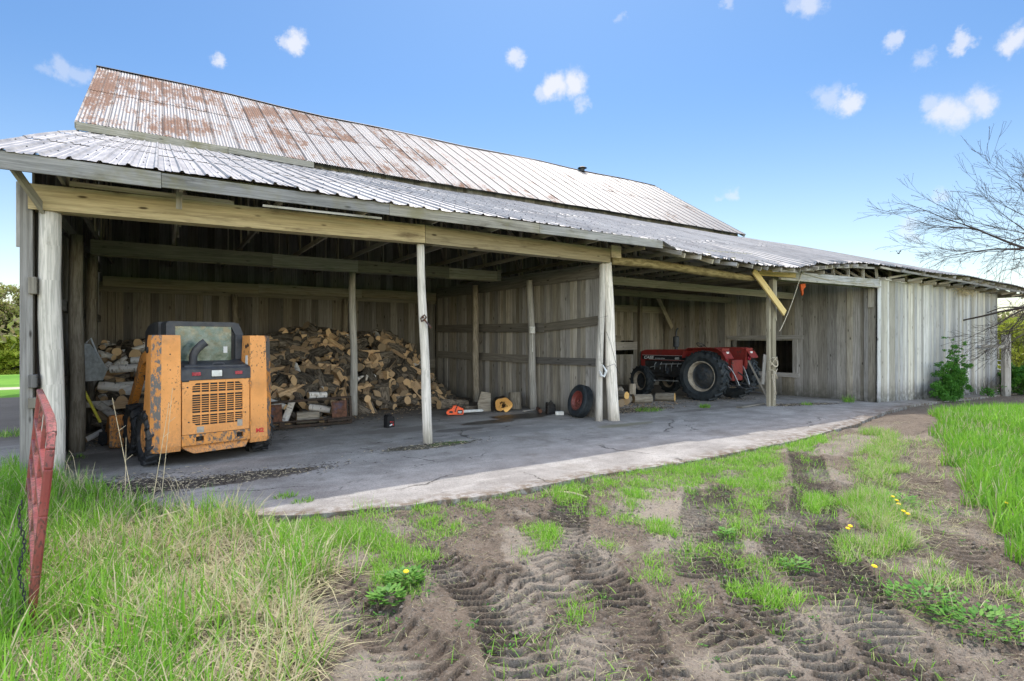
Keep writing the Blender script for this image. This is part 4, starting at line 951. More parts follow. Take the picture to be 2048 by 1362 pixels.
    for (x0, x1, z0, z1) in ((-.26, -.17, .46, .545), (.27, .34, .50, .60)): g = MB(); g.bx(x0, x1, -.006, -.002, z0, z1); g.build('tape_patch', MAT['tape'], door)
    g = MB()
    for x, z in ((-.36, .62), (.38, .70), (-.375, 1.12)): g.tube([(x, -.008, z), (x, .0, z)], .011, 8)
    g.build('door_bolts', MAT['dark_metal'], door)
    g = MB(); g.bx(-.442, -.36, -.012, .0, 1.20, 1.225); g.build('door_latch', MAT['decal_dark'], door)
    # bumper with the two tie-down openings
    m = MB(); z0, z1 = .285, .438
    for x0, x1 in ((-.445, -.27), (-.17, .26), (.35, .445)): m.bx(x0, x1, -.010, .05, z0, z1)
    for x0, x1 in ((-.27, -.17), (.26, .35)): m.bx(x0, x1, -.010, .05, z0, .335); m.bx(x0, x1, -.010, .05, .405, z1)
    bp = m.build('rear_bumper', MAT['orange_worn'], T, bevel=.004)
    m = MB(); m.bx(-.27, -.17, .052, .06, .33, .41); m.bx(.26, .35, .052, .06, .33, .41); m.build('opening_backs', MAT['decal_dark'], bp)
    for x in (-.24, .30): m = MB(); m.tube([(x + .022 * math.cos(a), .02, .368 + .022 * math.sin(a)) for a in [i * math.pi / 6 for i in range(13)]], .007, 6, caps=False); m.build('tie_ring', MAT['dark_metal'], bp)
    # hood
    m = MB(); P = [(-.012, 1.222), (-.016, 1.375), (.02, 1.40), (.55, 1.50), (.62, 1.48), (.62, 1.225)]
    m.prism(P, (-.452, 0, 0), (0, 1, 0), (0, 0, 1), (.904, 0, 0)); hd = m.build('engine_hood', BK, T, bevel=.012)
    for x0, x1, mt, nm in ((-.325, -.215, 'lens_red', 'tail_light'), (.235, .335, 'lens_red', 'tail_light')): m = MB(); m.bx(x0, x1, -.028, -.014, 1.285, 1.335); m.build(nm, MAT[mt], T, bevel=.004)
    m = MB(); m.bx(-.075, .06, -.028, -.014, 1.265, 1.355); wl = m.build('work_light', MAT['white'], T, bevel=.005); m = MB(); m.bx(-.08, .075, -.020, -.0165, 1.255, 1.365); m.build('bezel', MAT['decal_dark'], wl)
    m = MB(); m.tube([(-.02, .14, 1.43), (.0, .14, 1.455), (.12, .14, 1.455), (.14, .14, 1.43)], .010, 6); m.build('hood_handle', BK, T)
    m = MB(); pts = [(-.26, .20, 1.40), (-.26, .19, 1.50), (-.255, .185, 1.58), (-.22, .17, 1.66), (-.16, .15, 1.73), (-.11, .135, 1.77)]
    m.tube(pts, [.052, .052, .053, .056, .058, .060], 16, caps=False); m.tube([pts[-1], pts[-2]], [.054, .05], 16, caps=True); m.lathe([(.055, 0), (.14, -.0), (.15, -.015)], (-.26, .20, 1.44), (0, 0, 1), 14); m.build('exhaust_pipe', MAT['black'], T, smooth=True)
    for z in (1.12, .54):
        m = MB(); m.tube([(.452, -.012, z - .05), (.452, -.012, z + .05)], .013, 8); m.build('door_hinge', MAT['orange_worn'], door)
    m = MB(); m.tube([(-.60, .64, 1.0), (-.66, .75, 1.15), (-.64, .95, 1.25), (-.66, 1.15, 1.2)], .016, 6); m.tube([(-.58, .64, .95), (-.62, .8, 1.05), (-.6, 1.0, 1.2)], .014, 6); m.build('hydraulic_hose', MAT['black_gloss'], T)
    for s in (-1, 1):
        m = MB(); m.tube([(s * .60, .30, 1.66), (s * .80, .30, 1.66)], .045, 12); m.build('pivot_pin', MAT['dark_metal'], T)
    m = MB(); m.bx(-.40, .40, .05, .30, 1.405, 1.425); m.build('hood_ridge', BK, hd)
    # cab
    m = MB(); zt = 2.08
    m.prism([(-.50, 0), (.40, 0), (.47, -.05), (.52, -.20), (.52, -.26), (-.53, -.26), (-.53, -.06)], (0, .46, zt), (1, 0, 0), (0, 0, 1), (0, .04, 0)) if False else None
    m.prism([(-.50, 0), (.38, 0), (.45, -.05), (.50, -.18), (.50, -.205), (.39, -.205), (.345, -.10), (.33, -.07), (-.42, -.07), (-.42, -.205), (-.53, -.205), (-.53, -.03)], (0, .46, zt), (1, 0, 0), (0, 0, 1), (0, .30, 0))
    m.bx(.39, .50, .46, .76, 1.49, 1.874, grain='z'); m.bx(-.53, -.42, .46, .76, 1.49, 1.874, grain='z')
    prof = [(.762, 1.3), (.762, 2.075), (1.05, 2.07), (1.42, 2.02), (1.62, 1.93), (1.66, 1.3)]
    for x0 in (-.565, .50): m.prism(prof, (x0, 0, 0), (0, 1, 0), (0, 0, 1), (.035, 0, 0))
    for a_, b_ in zip(prof[1:-1], prof[2:-1]): m.plank((-.0125, a_[0], a_[1] - .012), (-.0125, b_[0], b_[1] - .012), 1.05, .022, up=(1, 0, 0))
    cab = m.build('cab', BK, T, bevel=.012)
    m = MB(); m.bx(-.53, .50, 1.46, 1.50, 1.2, 2.06); m.build('cab_front', MAT['decal_dark'], cab)
    m = MB(); m.bx(-.418, .33, .47, .478, 1.48, 2.008); gl = m.build('rear_window', MAT['glass_dirty'], cab)
    m = MB(); m.bx(.22, .275, .464, .4685, 1.60, 1.70); m.build('sticker', MAT['decal_white'], gl)
    m = MB(); m.bx(.332, .388, .50, .60, 1.49, 1.97, grain='z'); m.bx(-.42, .38, .50, .53, 1.455, 1.485); m.build('window_seal', MAT['decal_dark'], cab)
    m = MB(); m.bx(-.535, -.5305, .7, 1.3, 1.82, 1.86); m.bx(-.3, .3, .9, .96, 1.3, 1.7); m.build('seat_back', MAT['decal_dark'], cab)
    # lift arms, cylinders and bucket
    for s in (-1, 1):
        m = MB(); x = s * .70; m.plank((x, .22, 1.66), (x, .95, 1.50), .16, .09); m.plank((x, .93, 1.52), (x, 1.75, .78), .17, .09); m.plank((x, 1.73, .84), (x, 2.25, .32), .15, .09); m.build('lift_arm', MAT['orange_worn'], T, bevel=.008)
        m = MB(); m.tube([(s * .66, .40, .78), (s * .66, .95, 1.16)], .035, 10); m.tube([(s * .66, .95, 1.16), (s * .68, 1.3, 1.38)], .02, 8); m.build('lift_cylinder', MAT['dark_metal'], T)
    m = MB()
    for s in (-1, 1): m.prism([(2.25, .02), (2.30, .55), (2.55, .50), (2.95, .06)], (s * .90 - .012, 0, 0), (0, 1, 0), (0, 0, 1), (.024, 0, 0)); 
    m.bx(-.9, .9, 2.25, 2.28, .02, .56); m.bx(-.9, .9, 2.25, 2.95, .012, .035); m.bx(-.94, -.66, 2.18, 2.245, .04, .30); m.bx(-.94, -.66, 2.18, 2.245, .31, .56); m.build('bucket', MAT['orange_worn'], T)
    for y in (.46, 1.42):
        for s in (-1, 1): wheel(T, (s * .70, y, .405), .41, .27, .20, s, MAT['rubber'], MAT['orange'], MAT['orange_worn'], 15, .032, .05)
    return T
build_loader()

# ------------------------------------------------------------------ red tractor, facing away to the left
def build_tractor():
    ox, oy = 14.66, 11.02; T = empty('tractor', (ox, oy, zg(ox, oy) - .01), R(7), label='old red farm tractor with an open platform parked in the right bay', cat='tractor')
    RED, DK = MAT['red'], MAT['dark_metal']
    for s in (-1, 1):
        wheel(T, (s * .88, 0, .765), .775, .46, .435, s, MAT['rubber_blue'], MAT['rim_cream'], MAT['rim_dark'], 20, .05, .07)
        wheel(T, (s * .80, 2.34, .50), .505, .30, .30, s, MAT['rubber_blue'], MAT['rim_cream'], MAT['rim_dark'], 15, .035, -.02, rz=R(-14))
    m = MB(); m.prism([(.95, 1.17), (.95, 1.52), (1.1, 1.545), (2.6, 1.52), (2.76, 1.47), (2.79, 1.17)], (-.275, 0, 0), (0, 1, 0), (0, 0, 1), (.55, 0, 0)); hood = m.build('hood', RED, T, bevel=.025)
    for s in (-1, 1):
        m = MB(); m.bx(s * .279 - .003, s * .279 + .003, 1.0, 2.72, 1.19, 1.33); dk = m.build('side_stripe', MAT['decal_dark'], hood)
        m = MB(); m.bx(s * .284 - .001, s * .284 + .001, 1.0, 2.72, 1.332, 1.340); m.bx(s * .284 - .001, s * .284 + .001, 1.0, 2.45, 1.19, 1.196); m.build('stripe_line', MAT['decal_white'], hood)
        rot = (R(90), 0, R(-90)) if s < 0 else (R(90), 0, R(90))
        # text starts at the front on the left side
        f = (lambda y: y) if s < 0 else (lambda y: 3.74 - y)
        text_mesh(hood, 'CASE', 'lettering', MAT['decal_white'], .135, (s * .2835, f(2.66), 1.215), rot, bold=.004, shear=.25, sx=1.25)
        text_mesh(hood, 'INTERNATIONAL', 'lettering', MAT['decal_white'], .05, (s * .2835, f(2.20), 1.215), rot, sx=1.0, shear=.2)
        text_mesh(hood, '685', 'lettering', MAT['decal_white'], .10, (s * .2835, f(1.42), 1.215), rot, bold=.003, sx=1.1)
    m = MB(); m.bx(-.27, .27, 2.795, 2.82, .80, 1.46); m.build('front_grille', MAT['decal_dark'], T)
    m = MB(); m.bx(-.28, -.262, 2.62, 2.78, .72, 1.17, grain='z'); m.bx(.262, .28, 2.62, 2.78, .72, 1.17, grain='z'); m.build('nose_panel', RED, T)
    for x in (-.17, .17): m = MB(); m.bx(x - .08, x + .08, 2.822, 2.835, 1.30, 1.42); m.build('headlight', MAT['white'], T, bevel=.01)
    m = MB(); m.bx(-.21, .21, .9, 2.7, .62, 1.16); m.bx(-.16, .16, -.2, .95, .55, 1.08); m.bx(-.26, -.20, 1.9, 2.35, .75, 1.05); m.bx(-.30, -.21, 1.25, 1.55, .70, .98); m.bx(-.27, -.2, 1.62, 1.8, .85, 1.12); m.build('engine_block', DK, T, bevel=.03)
    m = MB()
    for k in range(5): m.tube([(-.24, 1.30 + k * .22, 1.10), (-.29, 1.32 + k * .22, 1.02), (-.24, 1.36 + k * .22, .82)], .013, 6)
    m.tube([(-.27, 1.1, 1.08), (-.30, 1.9, 1.05), (-.28, 2.4, .92)], .016, 6); m.build('fuel_lines', MAT['galv'], T)
    m = MB(); m.tube([(-.23, 2.05, 1.0), (-.35, 2.05, 1.0)], .085, 14); m.tube([(-.23, 1.7, .9), (-.33, 1.7, .72)], .06, 12); m.build('filter', MAT['rim_dark'], T)
    m = MB(); m.tube([(-.78, 0, .765), (.78, 0, .765)], .14, 14); m.tube([(-.68, 2.34, .5), (.68, 2.34, .5)], .075, 10); m.bx(-.15, .15, 2.2, 2.5, .45, .8); m.build('axle_housing', DK, T)
    m = MB(); m.tube([(-.34, 1.25, .52), (-.34, 2.1, .50), (-.6, 2.34, .5)], .02, 6); m.build('steering_rod', MAT['galv'], T)
    m = MB(); m.bx(-.50, -.36, .92, 1.02, .74, .84); m.bx(-.50, -.36, .80, .90, .74, .84); m.build('side_marker', MAT['amber'], T, bevel=.01)
    m = MB(); m.bx(-.52, -.46, .5, .62, .93, 1.02); m.build('step_bracket', MAT['galv'], T)
    m = MB(); m.bx(-.56, -.2, .35, 1.0, .60, .63); m.bx(.2, .56, .35, 1.0, .60, .63); m.bx(-.50, -.28, .6, 1.0, .28, .31); m.build('foot_platform', DK, T)
    m = MB(); m.tube([(-.02, 1.55, 1.52), (-.02, 1.55, 1.60), (-.02, 1.55, 1.63), (-.02, 1.55, 1.96), (-.02, 1.55, 1.98)], [.05, .05, .10, .10, .05], 16); m.tube([(-.02, 1.55, 1.97), (-.02, 1.55, 2.10), (-.02, 1.53, 2.18), (-.02, 1.48, 2.24)], .028, 10); m.build('exhaust_stack', MAT['rim_dark'], T)
    # dash, steering wheel, seat
    m = MB(); m.bx(-.24, .24, .70, .96, 1.10, 1.56); m.build('dashboard', RED, T, bevel=.03)
    m = MB(); m.tube([(.0, .78, 1.5), (0, .62, 1.66)], .02, 8); m.tube([(.19 * math.cos(a), .62 + .19 * math.sin(a) * .75, 1.66 + .19 * math.sin(a) * .55) for a in [i * math.pi / 12 for i in range(25)]], .013, 6, caps=False)
    for a in (0, 2.1, 4.2): m.tube([(0, .62, 1.66), (.19 * math.cos(a), .62 + .19 * math.sin(a) * .75, 1.66 + .19 * math.sin(a) * .55)], .008, 5)
    m.build('steering_wheel', MAT['black_gloss'], T)
    m = MB(); m.bx(-.22, .22, -.05, .34, 1.12, 1.20); m.prism([(-.22, 0), (.22, 0), (.19, .26), (-.19, .26)], (0, -.08, 1.20), (1, 0, 0), (0, -.15, 1), (0, .07, 0)); m.bx(-.1, .1, 0, .2, .95, 1.12); m.build('seat', MAT['black_gloss'], T, bevel=.02)
    for s in (-1, 1):
        m = MB(); arc = [(.70, 1.30), (.66, 1.52), (.50, 1.60), (.0, 1.615), (-.42, 1.605), (-.62, 1.50), (-.74, 1.30)]
        for (a, b) in zip(arc[:-1], arc[1:]):
            p, q = Vector((0, a[0], a[1])), Vector((0, b[0], b[1])); m.plank(p + Vector((s * .74, 0, 0)), q + Vector((s * .74, 0, 0)), .44, .02, up=(1, 0, 0))
        m.prism([(.70, .95), (.70, 1.30), (.66, 1.51), (.50, 1.59), (0, 1.605), (-.42, 1.595), (-.60, 1.50), (-.58, 1.05), (-.35, .80), (.3, .80)], (s * .54, 0, 0), (0, 1, 0), (0, 0, 1), (s * .02, 0, 0))
        fd = m.build('fender', RED, T)
        m = MB(); m.prism([(.0, 0), (.40, 0), (.36, -.34), (.18, -.62), (.0, -.70)], (s * .50, -.60, 1.60), (s, 0, 0), (0, -.1, 1), (0, .02, 0)); m.build('rear_panel', RED, T)
        m = MB(); m.lathe([(.0, .03), (.05, .03), (.075, .01), (.08, 0)], (s * .66, -.61, 1.30), (0, -1, 0), 18); tl = m.build('tail_lamp', MAT['lens_red'], T)
        m = MB(); m.bx(s * .70 - .06, s * .70 + .06, -.665, -.63, 1.44, 1.50); m.build('lamp_bracket', MAT['decal_white'], T)
        # hitch links
        m = MB(); m.tube([(s * .22, -.25, .60), (s * .36, -.95, .42), (s * .38, -1.05, .40)], .025, 8); m.tube([(s * .26, -.35, 1.05), (s * .30, -.55, 1.10), (s * .34, -.75, .50)], .016, 8); m.build('hitch_arm', MAT['dark_metal'], T)
        m = MB(); m.tube(sagline((s * .45, -.45, 1.1), (s * .30, -.8, .5), -.12), .011, 6); m.build('hydraulic_hose', MAT['galv'], T)
    m = MB(); m.bx(-.54, .54, -.55, -.2, .95, 1.02); m.bx(-.30, .30, -.6, -.25, .62, 1.25); m.build('rear_body', RED, T, bevel=.03)
    m = MB(); m.tube([(-.36, -.98, .42), (.36, -1.02, .42)], .018, 8); m.tube([(0, -.4, 1.0), (0, -.8, .75), (.03, -.95, .45)], .022, 8); m.tube([(-.34, -.75, .52), (-.12, -1.05, .33), (.1, -1.25, .30)], .012, 6); m.build('drawbar', MAT['dark_metal'], T)
    return T
build_tractor()

# ------------------------------------------------------------------ small things on the concrete
def lathe_obj(): pass
def jug(x, y, rz, label, txt, sc=1.0):
    T = empty('oil_jug', (x, y, zg(x, y) + .001), R(rz), label=label, cat='oil jug', group='black oil jugs on the concrete')
    m = MB(); P = [(-.095, .0), (.095, .0), (.10, .02), (.10, .17), (.085, .215), (.03, .235), (.03, .262), (-.015, .262), (-.02, .24), (-.075, .262), (-.098, .24), (-.10, .02)]
    P = [(a * sc, b * sc) for a, b in P]; m.prism(P, (0, -.055 * sc, 0), (1, 0, 0), (0, 0, 1), (0, .11 * sc, 0)); m.build('bottle', MAT['black_gloss'], T, bevel=.012)
    m = MB(); m.tube([(.007, 0, .262 * sc), (.007, 0, .29 * sc)], .024, 14); m.build('cap', MAT['black_gloss'], T)
    m = MB(); m.bx(-.06, .085, -.0575 * sc - .0015, -.0575 * sc + .001, .03, .15); lb = m.build('label_panel', MAT['decal_dark'], T)
    if txt:
        m = MB(); m.box((.055, -.0605, .055), (.03, 0, 0), (0, .002, 0), (0, 0, .035)); m.box((-.01, -.0605, .118), (.035, 0, .004), (0, .002, 0), (0, 0, .02)); m.box((.045, -.0605, .108), (.06, 0, .0), (0, .002, 0), (0, 0, .008)); m.build('red_print', MAT['decal_red'], T)
        m = MB(); m.box((-.005, -.0605, .052), (.065, 0, .018), (0, .002, 0), (-.008, 0, .026)); m.build('white_print', MAT['decal_white'], T)
    else:
        m = MB(); m.box((-.02, -.0605, .185), (.07, 0, 0), (0, .002, 0), (0, 0, .022)); m.box((.0, -.0605, .10), (.10, 0, .0), (0, .002, 0), (0, 0, .014)); m.box((-.03, -.0605, .06), (.05, 0, .0), (0, .002, 0), (0, 0, .02)); m.build('white_print', MAT['decal_white'], T)
    return T
jug(4.02, 11.05, 22, 'small black oil jug with red print standing alone on the concrete behind the middle post', True)
jug(8.10, 10.95, -12, 'black oil jug with white print by the partition wall next to the leaning tyre', False, 1.12)

def chainsaw():
    T = empty('chainsaw', (6.05, 11.95, zg(6, 12)), R(-20), label='orange chainsaw lying on the concrete in front of the firewood', cat='chainsaw')
    m = MB(); m.prism([(-.20, .03), (.13, .03), (.15, .08), (.14, .17), (.05, .20), (-.02, .25), (-.10, .24), (-.13, .18), (-.24, .13), (-.27, .08), (-.25, .04)], (0, -.06, 0), (1, 0, 0), (0, 0, 1), (0, .14, 0)); m.build('engine_housing', MAT['saw_orange'], T, bevel=.018)
    m = MB(); m.prism([(-.20, .07), (-.11, .07), (-.12, .12), (-.19, .12)], (0, -.064, 0), (1, 0, 0), (0, 0, 1), (0, .003, 0)); m.bx(-.0, .12, -.066, -.061, .05, .14); m.build('side_cover', MAT['decal_dark'], T)
    m = MB(); m.box((.055, -.0675, .095), (.085, 0, 0), (0, .002, 0), (0, 0, .02)); m.box((.06, -.0675, .07), (.06, 0, 0), (0, .002, 0), (0, 0, .01)); m.build('print', MAT['decal_white'], T)
    m = MB(); m.tube([(-.06, -.07, .10), (-.02, -.07, .22), (.02, -.05, .29), (.03, .06, .29), (.02, .10, .18)], .012, 8); m.tube([(.10, -.02, .17), (.15, -.02, .26), (.17, -.02, .30)], .009, 6); m.build('handle', MAT['black_gloss'], T)
    m = MB(); m.prism([(.14, .07), (.60, .085), (.635, .11), (.60, .14), (.14, .135)], (0, -.045, 0), (1, 0, 0), (0, 0, 1), (0, .008, 0)); m.build('guide_bar', MAT['galv'], T)
    m = MB()
    for i in range(24): x = .15 + i * .0195; m.bx(x, x + .012, -.047, -.035, .142, .150); m.bx(x, x + .012, -.047, -.035, .064 + i * .0006, .072 + i * .0006)
    m.build('chain', MAT['dark_metal'], T)
chainsaw()

def leaning_tyre():
    x, y = 8.27, 10.1; rr = .385; w = .24; T = empty('spare_wheel', (x, y, zg(x, y)), 0, label='worn tyre on a red rim leaning against the partition wall', cat='wheel')
    n = 64; m = MB(); h = w / 2; prof = [(.215, -h * .7), (.24, -h * .85), (.32, -h), (.365, -h * .9), (rr, -h * .72), (rr, -h * .40), (rr - .009, -h * .39), (rr - .009, -h * .33), (rr, -h * .32), (rr, -.012), (rr - .009, -.01), (rr - .009, .01), (rr, .012), (rr, h * .32), (rr - .009, h * .33), (rr - .009, h * .39), (rr, h * .40), (rr, h * .72), (.365, h * .9), (.32, h), (.24, h * .85), (.215, h * .7)]
    m.lathe(prof, (0, 0, 0), (1, 0, 0), n)
    t = m.build('tyre', MAT['rubber_blue'], T, smooth=False); m = MB(); m.lathe([(.235, -h * .82), (.222, -h * .84), (.205, -h * .6), (.20, -h * .2), (.14, -.02), (.08, -.04), (.035, -.04), (.035, 0)], (0, 0, 0), (1, 0, 0), 36); rm = m.build('rim', MAT['gate_red'], T, smooth=True)
    for o in (t, rm): o.location = (.06, 0, .375); o.rotation_euler = (R(30), R(15), R(-7))
leaning_tyre()

def mk_single(mb, name, mat, label, cat, group=None, smooth=False, bevel=0.0, loc=None, rz=0.0):
    o = mb.build(name, mat, None, smooth=smooth, bevel=bevel, loc=loc); o.rotation_euler = (0, 0, rz); return tag(o, label, cat, group)
m = MB(); m.box((0, 0, .05), (.2, 0, 0), (0, .1, 0), (0, 0, .09)); mk_single(m, 'block', MAT['white'], 'small whitish block on the floor between the black jug and the leaning tyre', 'block', bevel=.008, loc=(8.12, 10.62, zg(8.1, 10.6)), rz=R(-30))
m = MB(); m.tube([(-.22, 0, .055), (.2, .02, .06)], [.05, .055], 10, jit=.2); mk_single(m, 'rusty_pipe', MAT['rust'], 'short rust-brown pipe on the floor behind the black jug', 'pipe', loc=(8.05, 11.35, zg(8.1, 11.3)), rz=R(60))
m = MB(); m.tube([(-.25, 0, .03), (0, .01, .03), (.3, 0, .025)], .018, 6, jit=.3); mk_single(m, 'stick', MAT['post'], 'pale thin stick lying by the log rounds near the partition', 'stick', loc=(7.9, 11.6, zg(8, 11.6)), rz=R(20))
def attachment():
    T = empty('loader_frame', (2.55, 11.85, zg(2.5, 11.85)), R(4), label='dark rusty steel attachment frame with two plates standing before the firewood', cat='steel frame')
    lean = .10; m = MB()
    def P(x, z, y=0): return (x, y + lean * z, z)
    m.plank(P(-1.0, .55), P(.95, .58), .045, .045); m.plank(P(-1.0, .05), P(.95, .05), .05, .05); m.tube([P(-1.0, .16, -.05), P(.9, .15, -.05)], .02, 8); m.plank(P(.93, .04), P(.93, .60), .05, .05, up=(1, 0, 0)); m.plank(P(.86, .04), P(.86, .56), .02, .05, up=(1, 0, 0)); m.plank(P(-.98, .04), P(-.98, .58), .05, .05, up=(1, 0, 0)); m.box(P(-.5, .12, -.06), (.1, 0, 0), (0, .05, 0), (0, 0, .1))
    m.plank(P(.4, .12, -.1), P(.95, .13, -.1), .04, .05); m.build('frame', MAT['rust_dark'], T)
    for x0, x1 in ((-.86, -.48), (.52, .84)):
        m = MB(); m.prism([(x0, .13), (x1, .13), (x1, .52), (x0, .50)], (0, -.03, 0), (1, 0, 0), (0, lean, 1), (0, .014, 0)); m.build('steel_plate', MAT['rust'], T)
attachment()
# things hanging or leaning on the posts of the left wall
m = MB(); m.prism([(0, -.30), (.38, -.30), (.46, -.12), (.30, .16), (.16, .32), (.02, .34), (0, .1)], (0, 0, 0), (.75, .66, 0), (0, 0, 1), (.02, -.03, 0)); m.tube([(.10, -.05, .34), (.16, -.05, .42), (.25, -.04, .15), (.28, -.03, .05)], .014, 6)
mk_single(m, 'metal_scoop', MAT['galv'], 'pale blue-grey sheet metal scoop hanging from a pole of the left wall', 'scoop', loc=(-1.12, 11.55, 1.42))
T = empty('shovel', (-.78, 11.6, zg(-.8, 11.6)), 0, label='shovel with a yellow handle leaning against the left wall poles', cat='shovel')
m = MB(); m.tube([(-.28, -.18, 1.02), (-.06, -.02, .42)], .022, 8); m.build('handle', MAT['yellow'], T); m = MB(); m.tube([(-.06, -.02, .43), (.0, .02, .22)], .018, 8); m.prism([(-.10, 0), (.10, 0), (.09, -.17), (0, -.23), (-.09, -.17)], (0, .02, .24), (.8, -.6, 0), (.15, .1, 1), (.006, .008, 0)); m.build('blade', MAT['dark_metal'], T)
m = MB(); m.tube([(3.80, 8.86, 2.20), (3.84, 8.82, 2.24), (3.88, 8.84, 2.20), (3.85, 8.86, 2.15), (3.80, 8.86, 2.13), (3.78, 8.85, 2.18), (3.83, 8.82, 2.20)], .014, 6); m.tube([(3.83, 8.83, 2.17), (3.97, 8.84, 2.02)], .016, 8); mk_single(m, 'wire_hook', MAT['rust'], 'rusty wire loop and spike hung on the middle front post', 'hook')
m = MB(); m.prism([(0, 0), (.24, .03), (.26, -.06), (.15, -.14), (.14, -.26), (.10, -.33), (.05, -.20), (.02, -.12)], (15.55, 8.96, 3.42), (1, 0, 0), (0, 0, 1), (.02, .05, 0)); mk_single(m, 'cloth_rag', MAT['cloth'], 'orange-red rag hanging under the beam of the tractor bay', 'rag', bevel=.012)
# rope bundle on the squared post
m = MB(); P = []
for i in range(70): a = i * .55; P.append((14.14 + .13 * math.cos(a) + .02 * math.sin(i * .37), 8.93 + .11 * math.sin(a), 1.05 + .22 * math.sin(i * .13) + .1 * math.sin(i * .9)))
m.tube(P, .011, 5); m.tube(sagline((14.05, 8.86, .95), (14.0, 8.78, .2), -.1), .010, 5); m.tube([(14.02, 8.8, .95), (13.95, 8.76, .6), (14.0, 8.74, .35), (13.92, 8.75, .55), (13.9, 8.8, .9)], .010, 5); mk_single(m, 'rope_coil', MAT['rope'], 'pale rope wound round the squared post of the tractor bay', 'rope')
m = MB(); m.tube([(8.22, 8.86, 1.25), (8.27, 8.80, 1.12), (8.24, 8.84, 1.0), (8.16, 8.84, 1.02), (8.12, 8.86, 1.15)], [.015, .03, .028, .03, .012], 7, jit=.5)
mk_single(m, 'plastic_rag', MAT['decal_white'], 'white plastic scrap tied to the paired posts', 'rag').location = (.10, .44, 0)
m = MB(); m.tube([(8.12, 8.8, 1.3), (8.30, 8.80, 1.22), (8.5, 8.78, 1.28), (8.62, 8.76, 1.05)], .005, 5); m.tube(sagline((8.3, 8.84, 2.0), (8.55, 8.8, 1.3), -.06), .004, 5); m.tube([(8.12, 8.8, 1.3), (8.10, 8.86, 2.3), (8.35, 8.84, 2.35)], .004, 5); mk_single(m, 'loose_wire', MAT['dark_metal'], 'thin dark wire strung round the paired posts', 'wire').location = (.10, .44, 0)
m = MB(); m.plank((13.75, 8.98, .62), (13.86, 8.98, 1.42), .12, .02, up=(1, 0, 0)); mk_single(m, 'hanging_board', MAT['plank'], 'narrow grey board hanging beside the squared post', 'board')
m = MB(); m.plank((0, 0, 0), (-.42, .42, 1.25), .05, .03); m.plank((.06, .02, 0), (-.15, .52, 1.1), .04, .03); mk_single(m, 'leaning_sticks', MAT['plank_dark'], 'two dark narrow boards leaning beside the window opening', 'boards', loc=(15.5, 9.9, zg(15.5, 9.9)))
m = MB(); m.prism([(0, 0), (.22, 0), (.12, .42)], (0, 0, 0), (1, 0, 0), (0, .3, 1), (0, .03, 0)); mk_single(m, 'reflector_board', MAT['red'], 'small dark red panel at the foot of the leaning boards', 'panel', loc=(15.35, 9.75, zg(15.4, 9.7)))
m = MB(); m.plank((-.6, 0, .03), (.75, .05, .03), .16, .035, up=(0, 1, 0)); mk_single(m, 'loose_board', MAT['plank_dark'], 'dark board lying on the concrete left of the squared post', 'board', loc=(13.55, 9.2, zg(13.5, 9.2)), rz=R(6))

# ------------------------------------------------------------------ red farm gate at the left, seen nearly end-on
def red_gate():
    a = Vector((-.665, 4.40, 0)); b = Vector((-1.19, 7.70, 0)); L = (b - a).length; T = empty('farm_gate', (a.x, a.y, float(ground_z(np.array([a.x]), np.array([a.y]))[0]) + .02), math.atan2(b.y - a.y, b.x - a.x), label='chalky red tubular steel farm gate standing end-on in the tall grass', cat='gate')
    H_ = 1.24; lean = lambda z: (z * .0, -.10 * z)   # leans slightly
    def P(x, z): return (x, -.09 * z, z)
    m = MB(); pts = [P(.0, 0.0), P(-.01, .35), P(-.015, .7), P(-.01, .98), P(.02, 1.09), P(.10, 1.18), P(.24, 1.22), P(.6, H_), P(L * .5, H_), P(L, H_ - .01), P(L, .05)]
    for i in range(len(pts) - 1):
        p, q = Vector(pts[i]), Vector(pts[i + 1]); d = (q - p).normalized(); m.plank(p - d * .004, q + d * .004, .046, .054, up=(0, 1, 0) if abs(d.z) > .7 else (0, 0, 1))
    m.build('outer_tube', MAT['gate_red'], T, bevel=.012)
    for z in (.08, .30, .50, .70, .92): m = MB(); m.plank(P(.02, z), P(L, z), .05, .04); m.build('rail', MAT['gate_red'], T, bevel=.008)
    for x in (L * .34, L * .68): m = MB(); m.plank(P(x, .04), P(x, H_), .045, .03, up=(1, 0, 0)); m.build('upright', MAT['gate_red'], T, bevel=.006)
    C = empty('chain', (a.x + .0, a.y - .03, T.location.z), 0, label='dark steel chain hanging down the near end of the red gate', cat='chain')
    m = MB()
    for i in range(26):
        z = .80 - i * .026; x = -.012 * math.sin(i * .5) - .03; k = .008
        ring = [(x + (k * math.cos(t) if i % 2 else 0), (0 if i % 2 else k * math.cos(t)), z + .018 * math.sin(t)) for t in [j * math.pi / 4 for j in range(9)]]; m.tube(ring, .0035, 5, caps=False)
    o = m.build('links', MAT['dark_metal'], C)
red_gate()
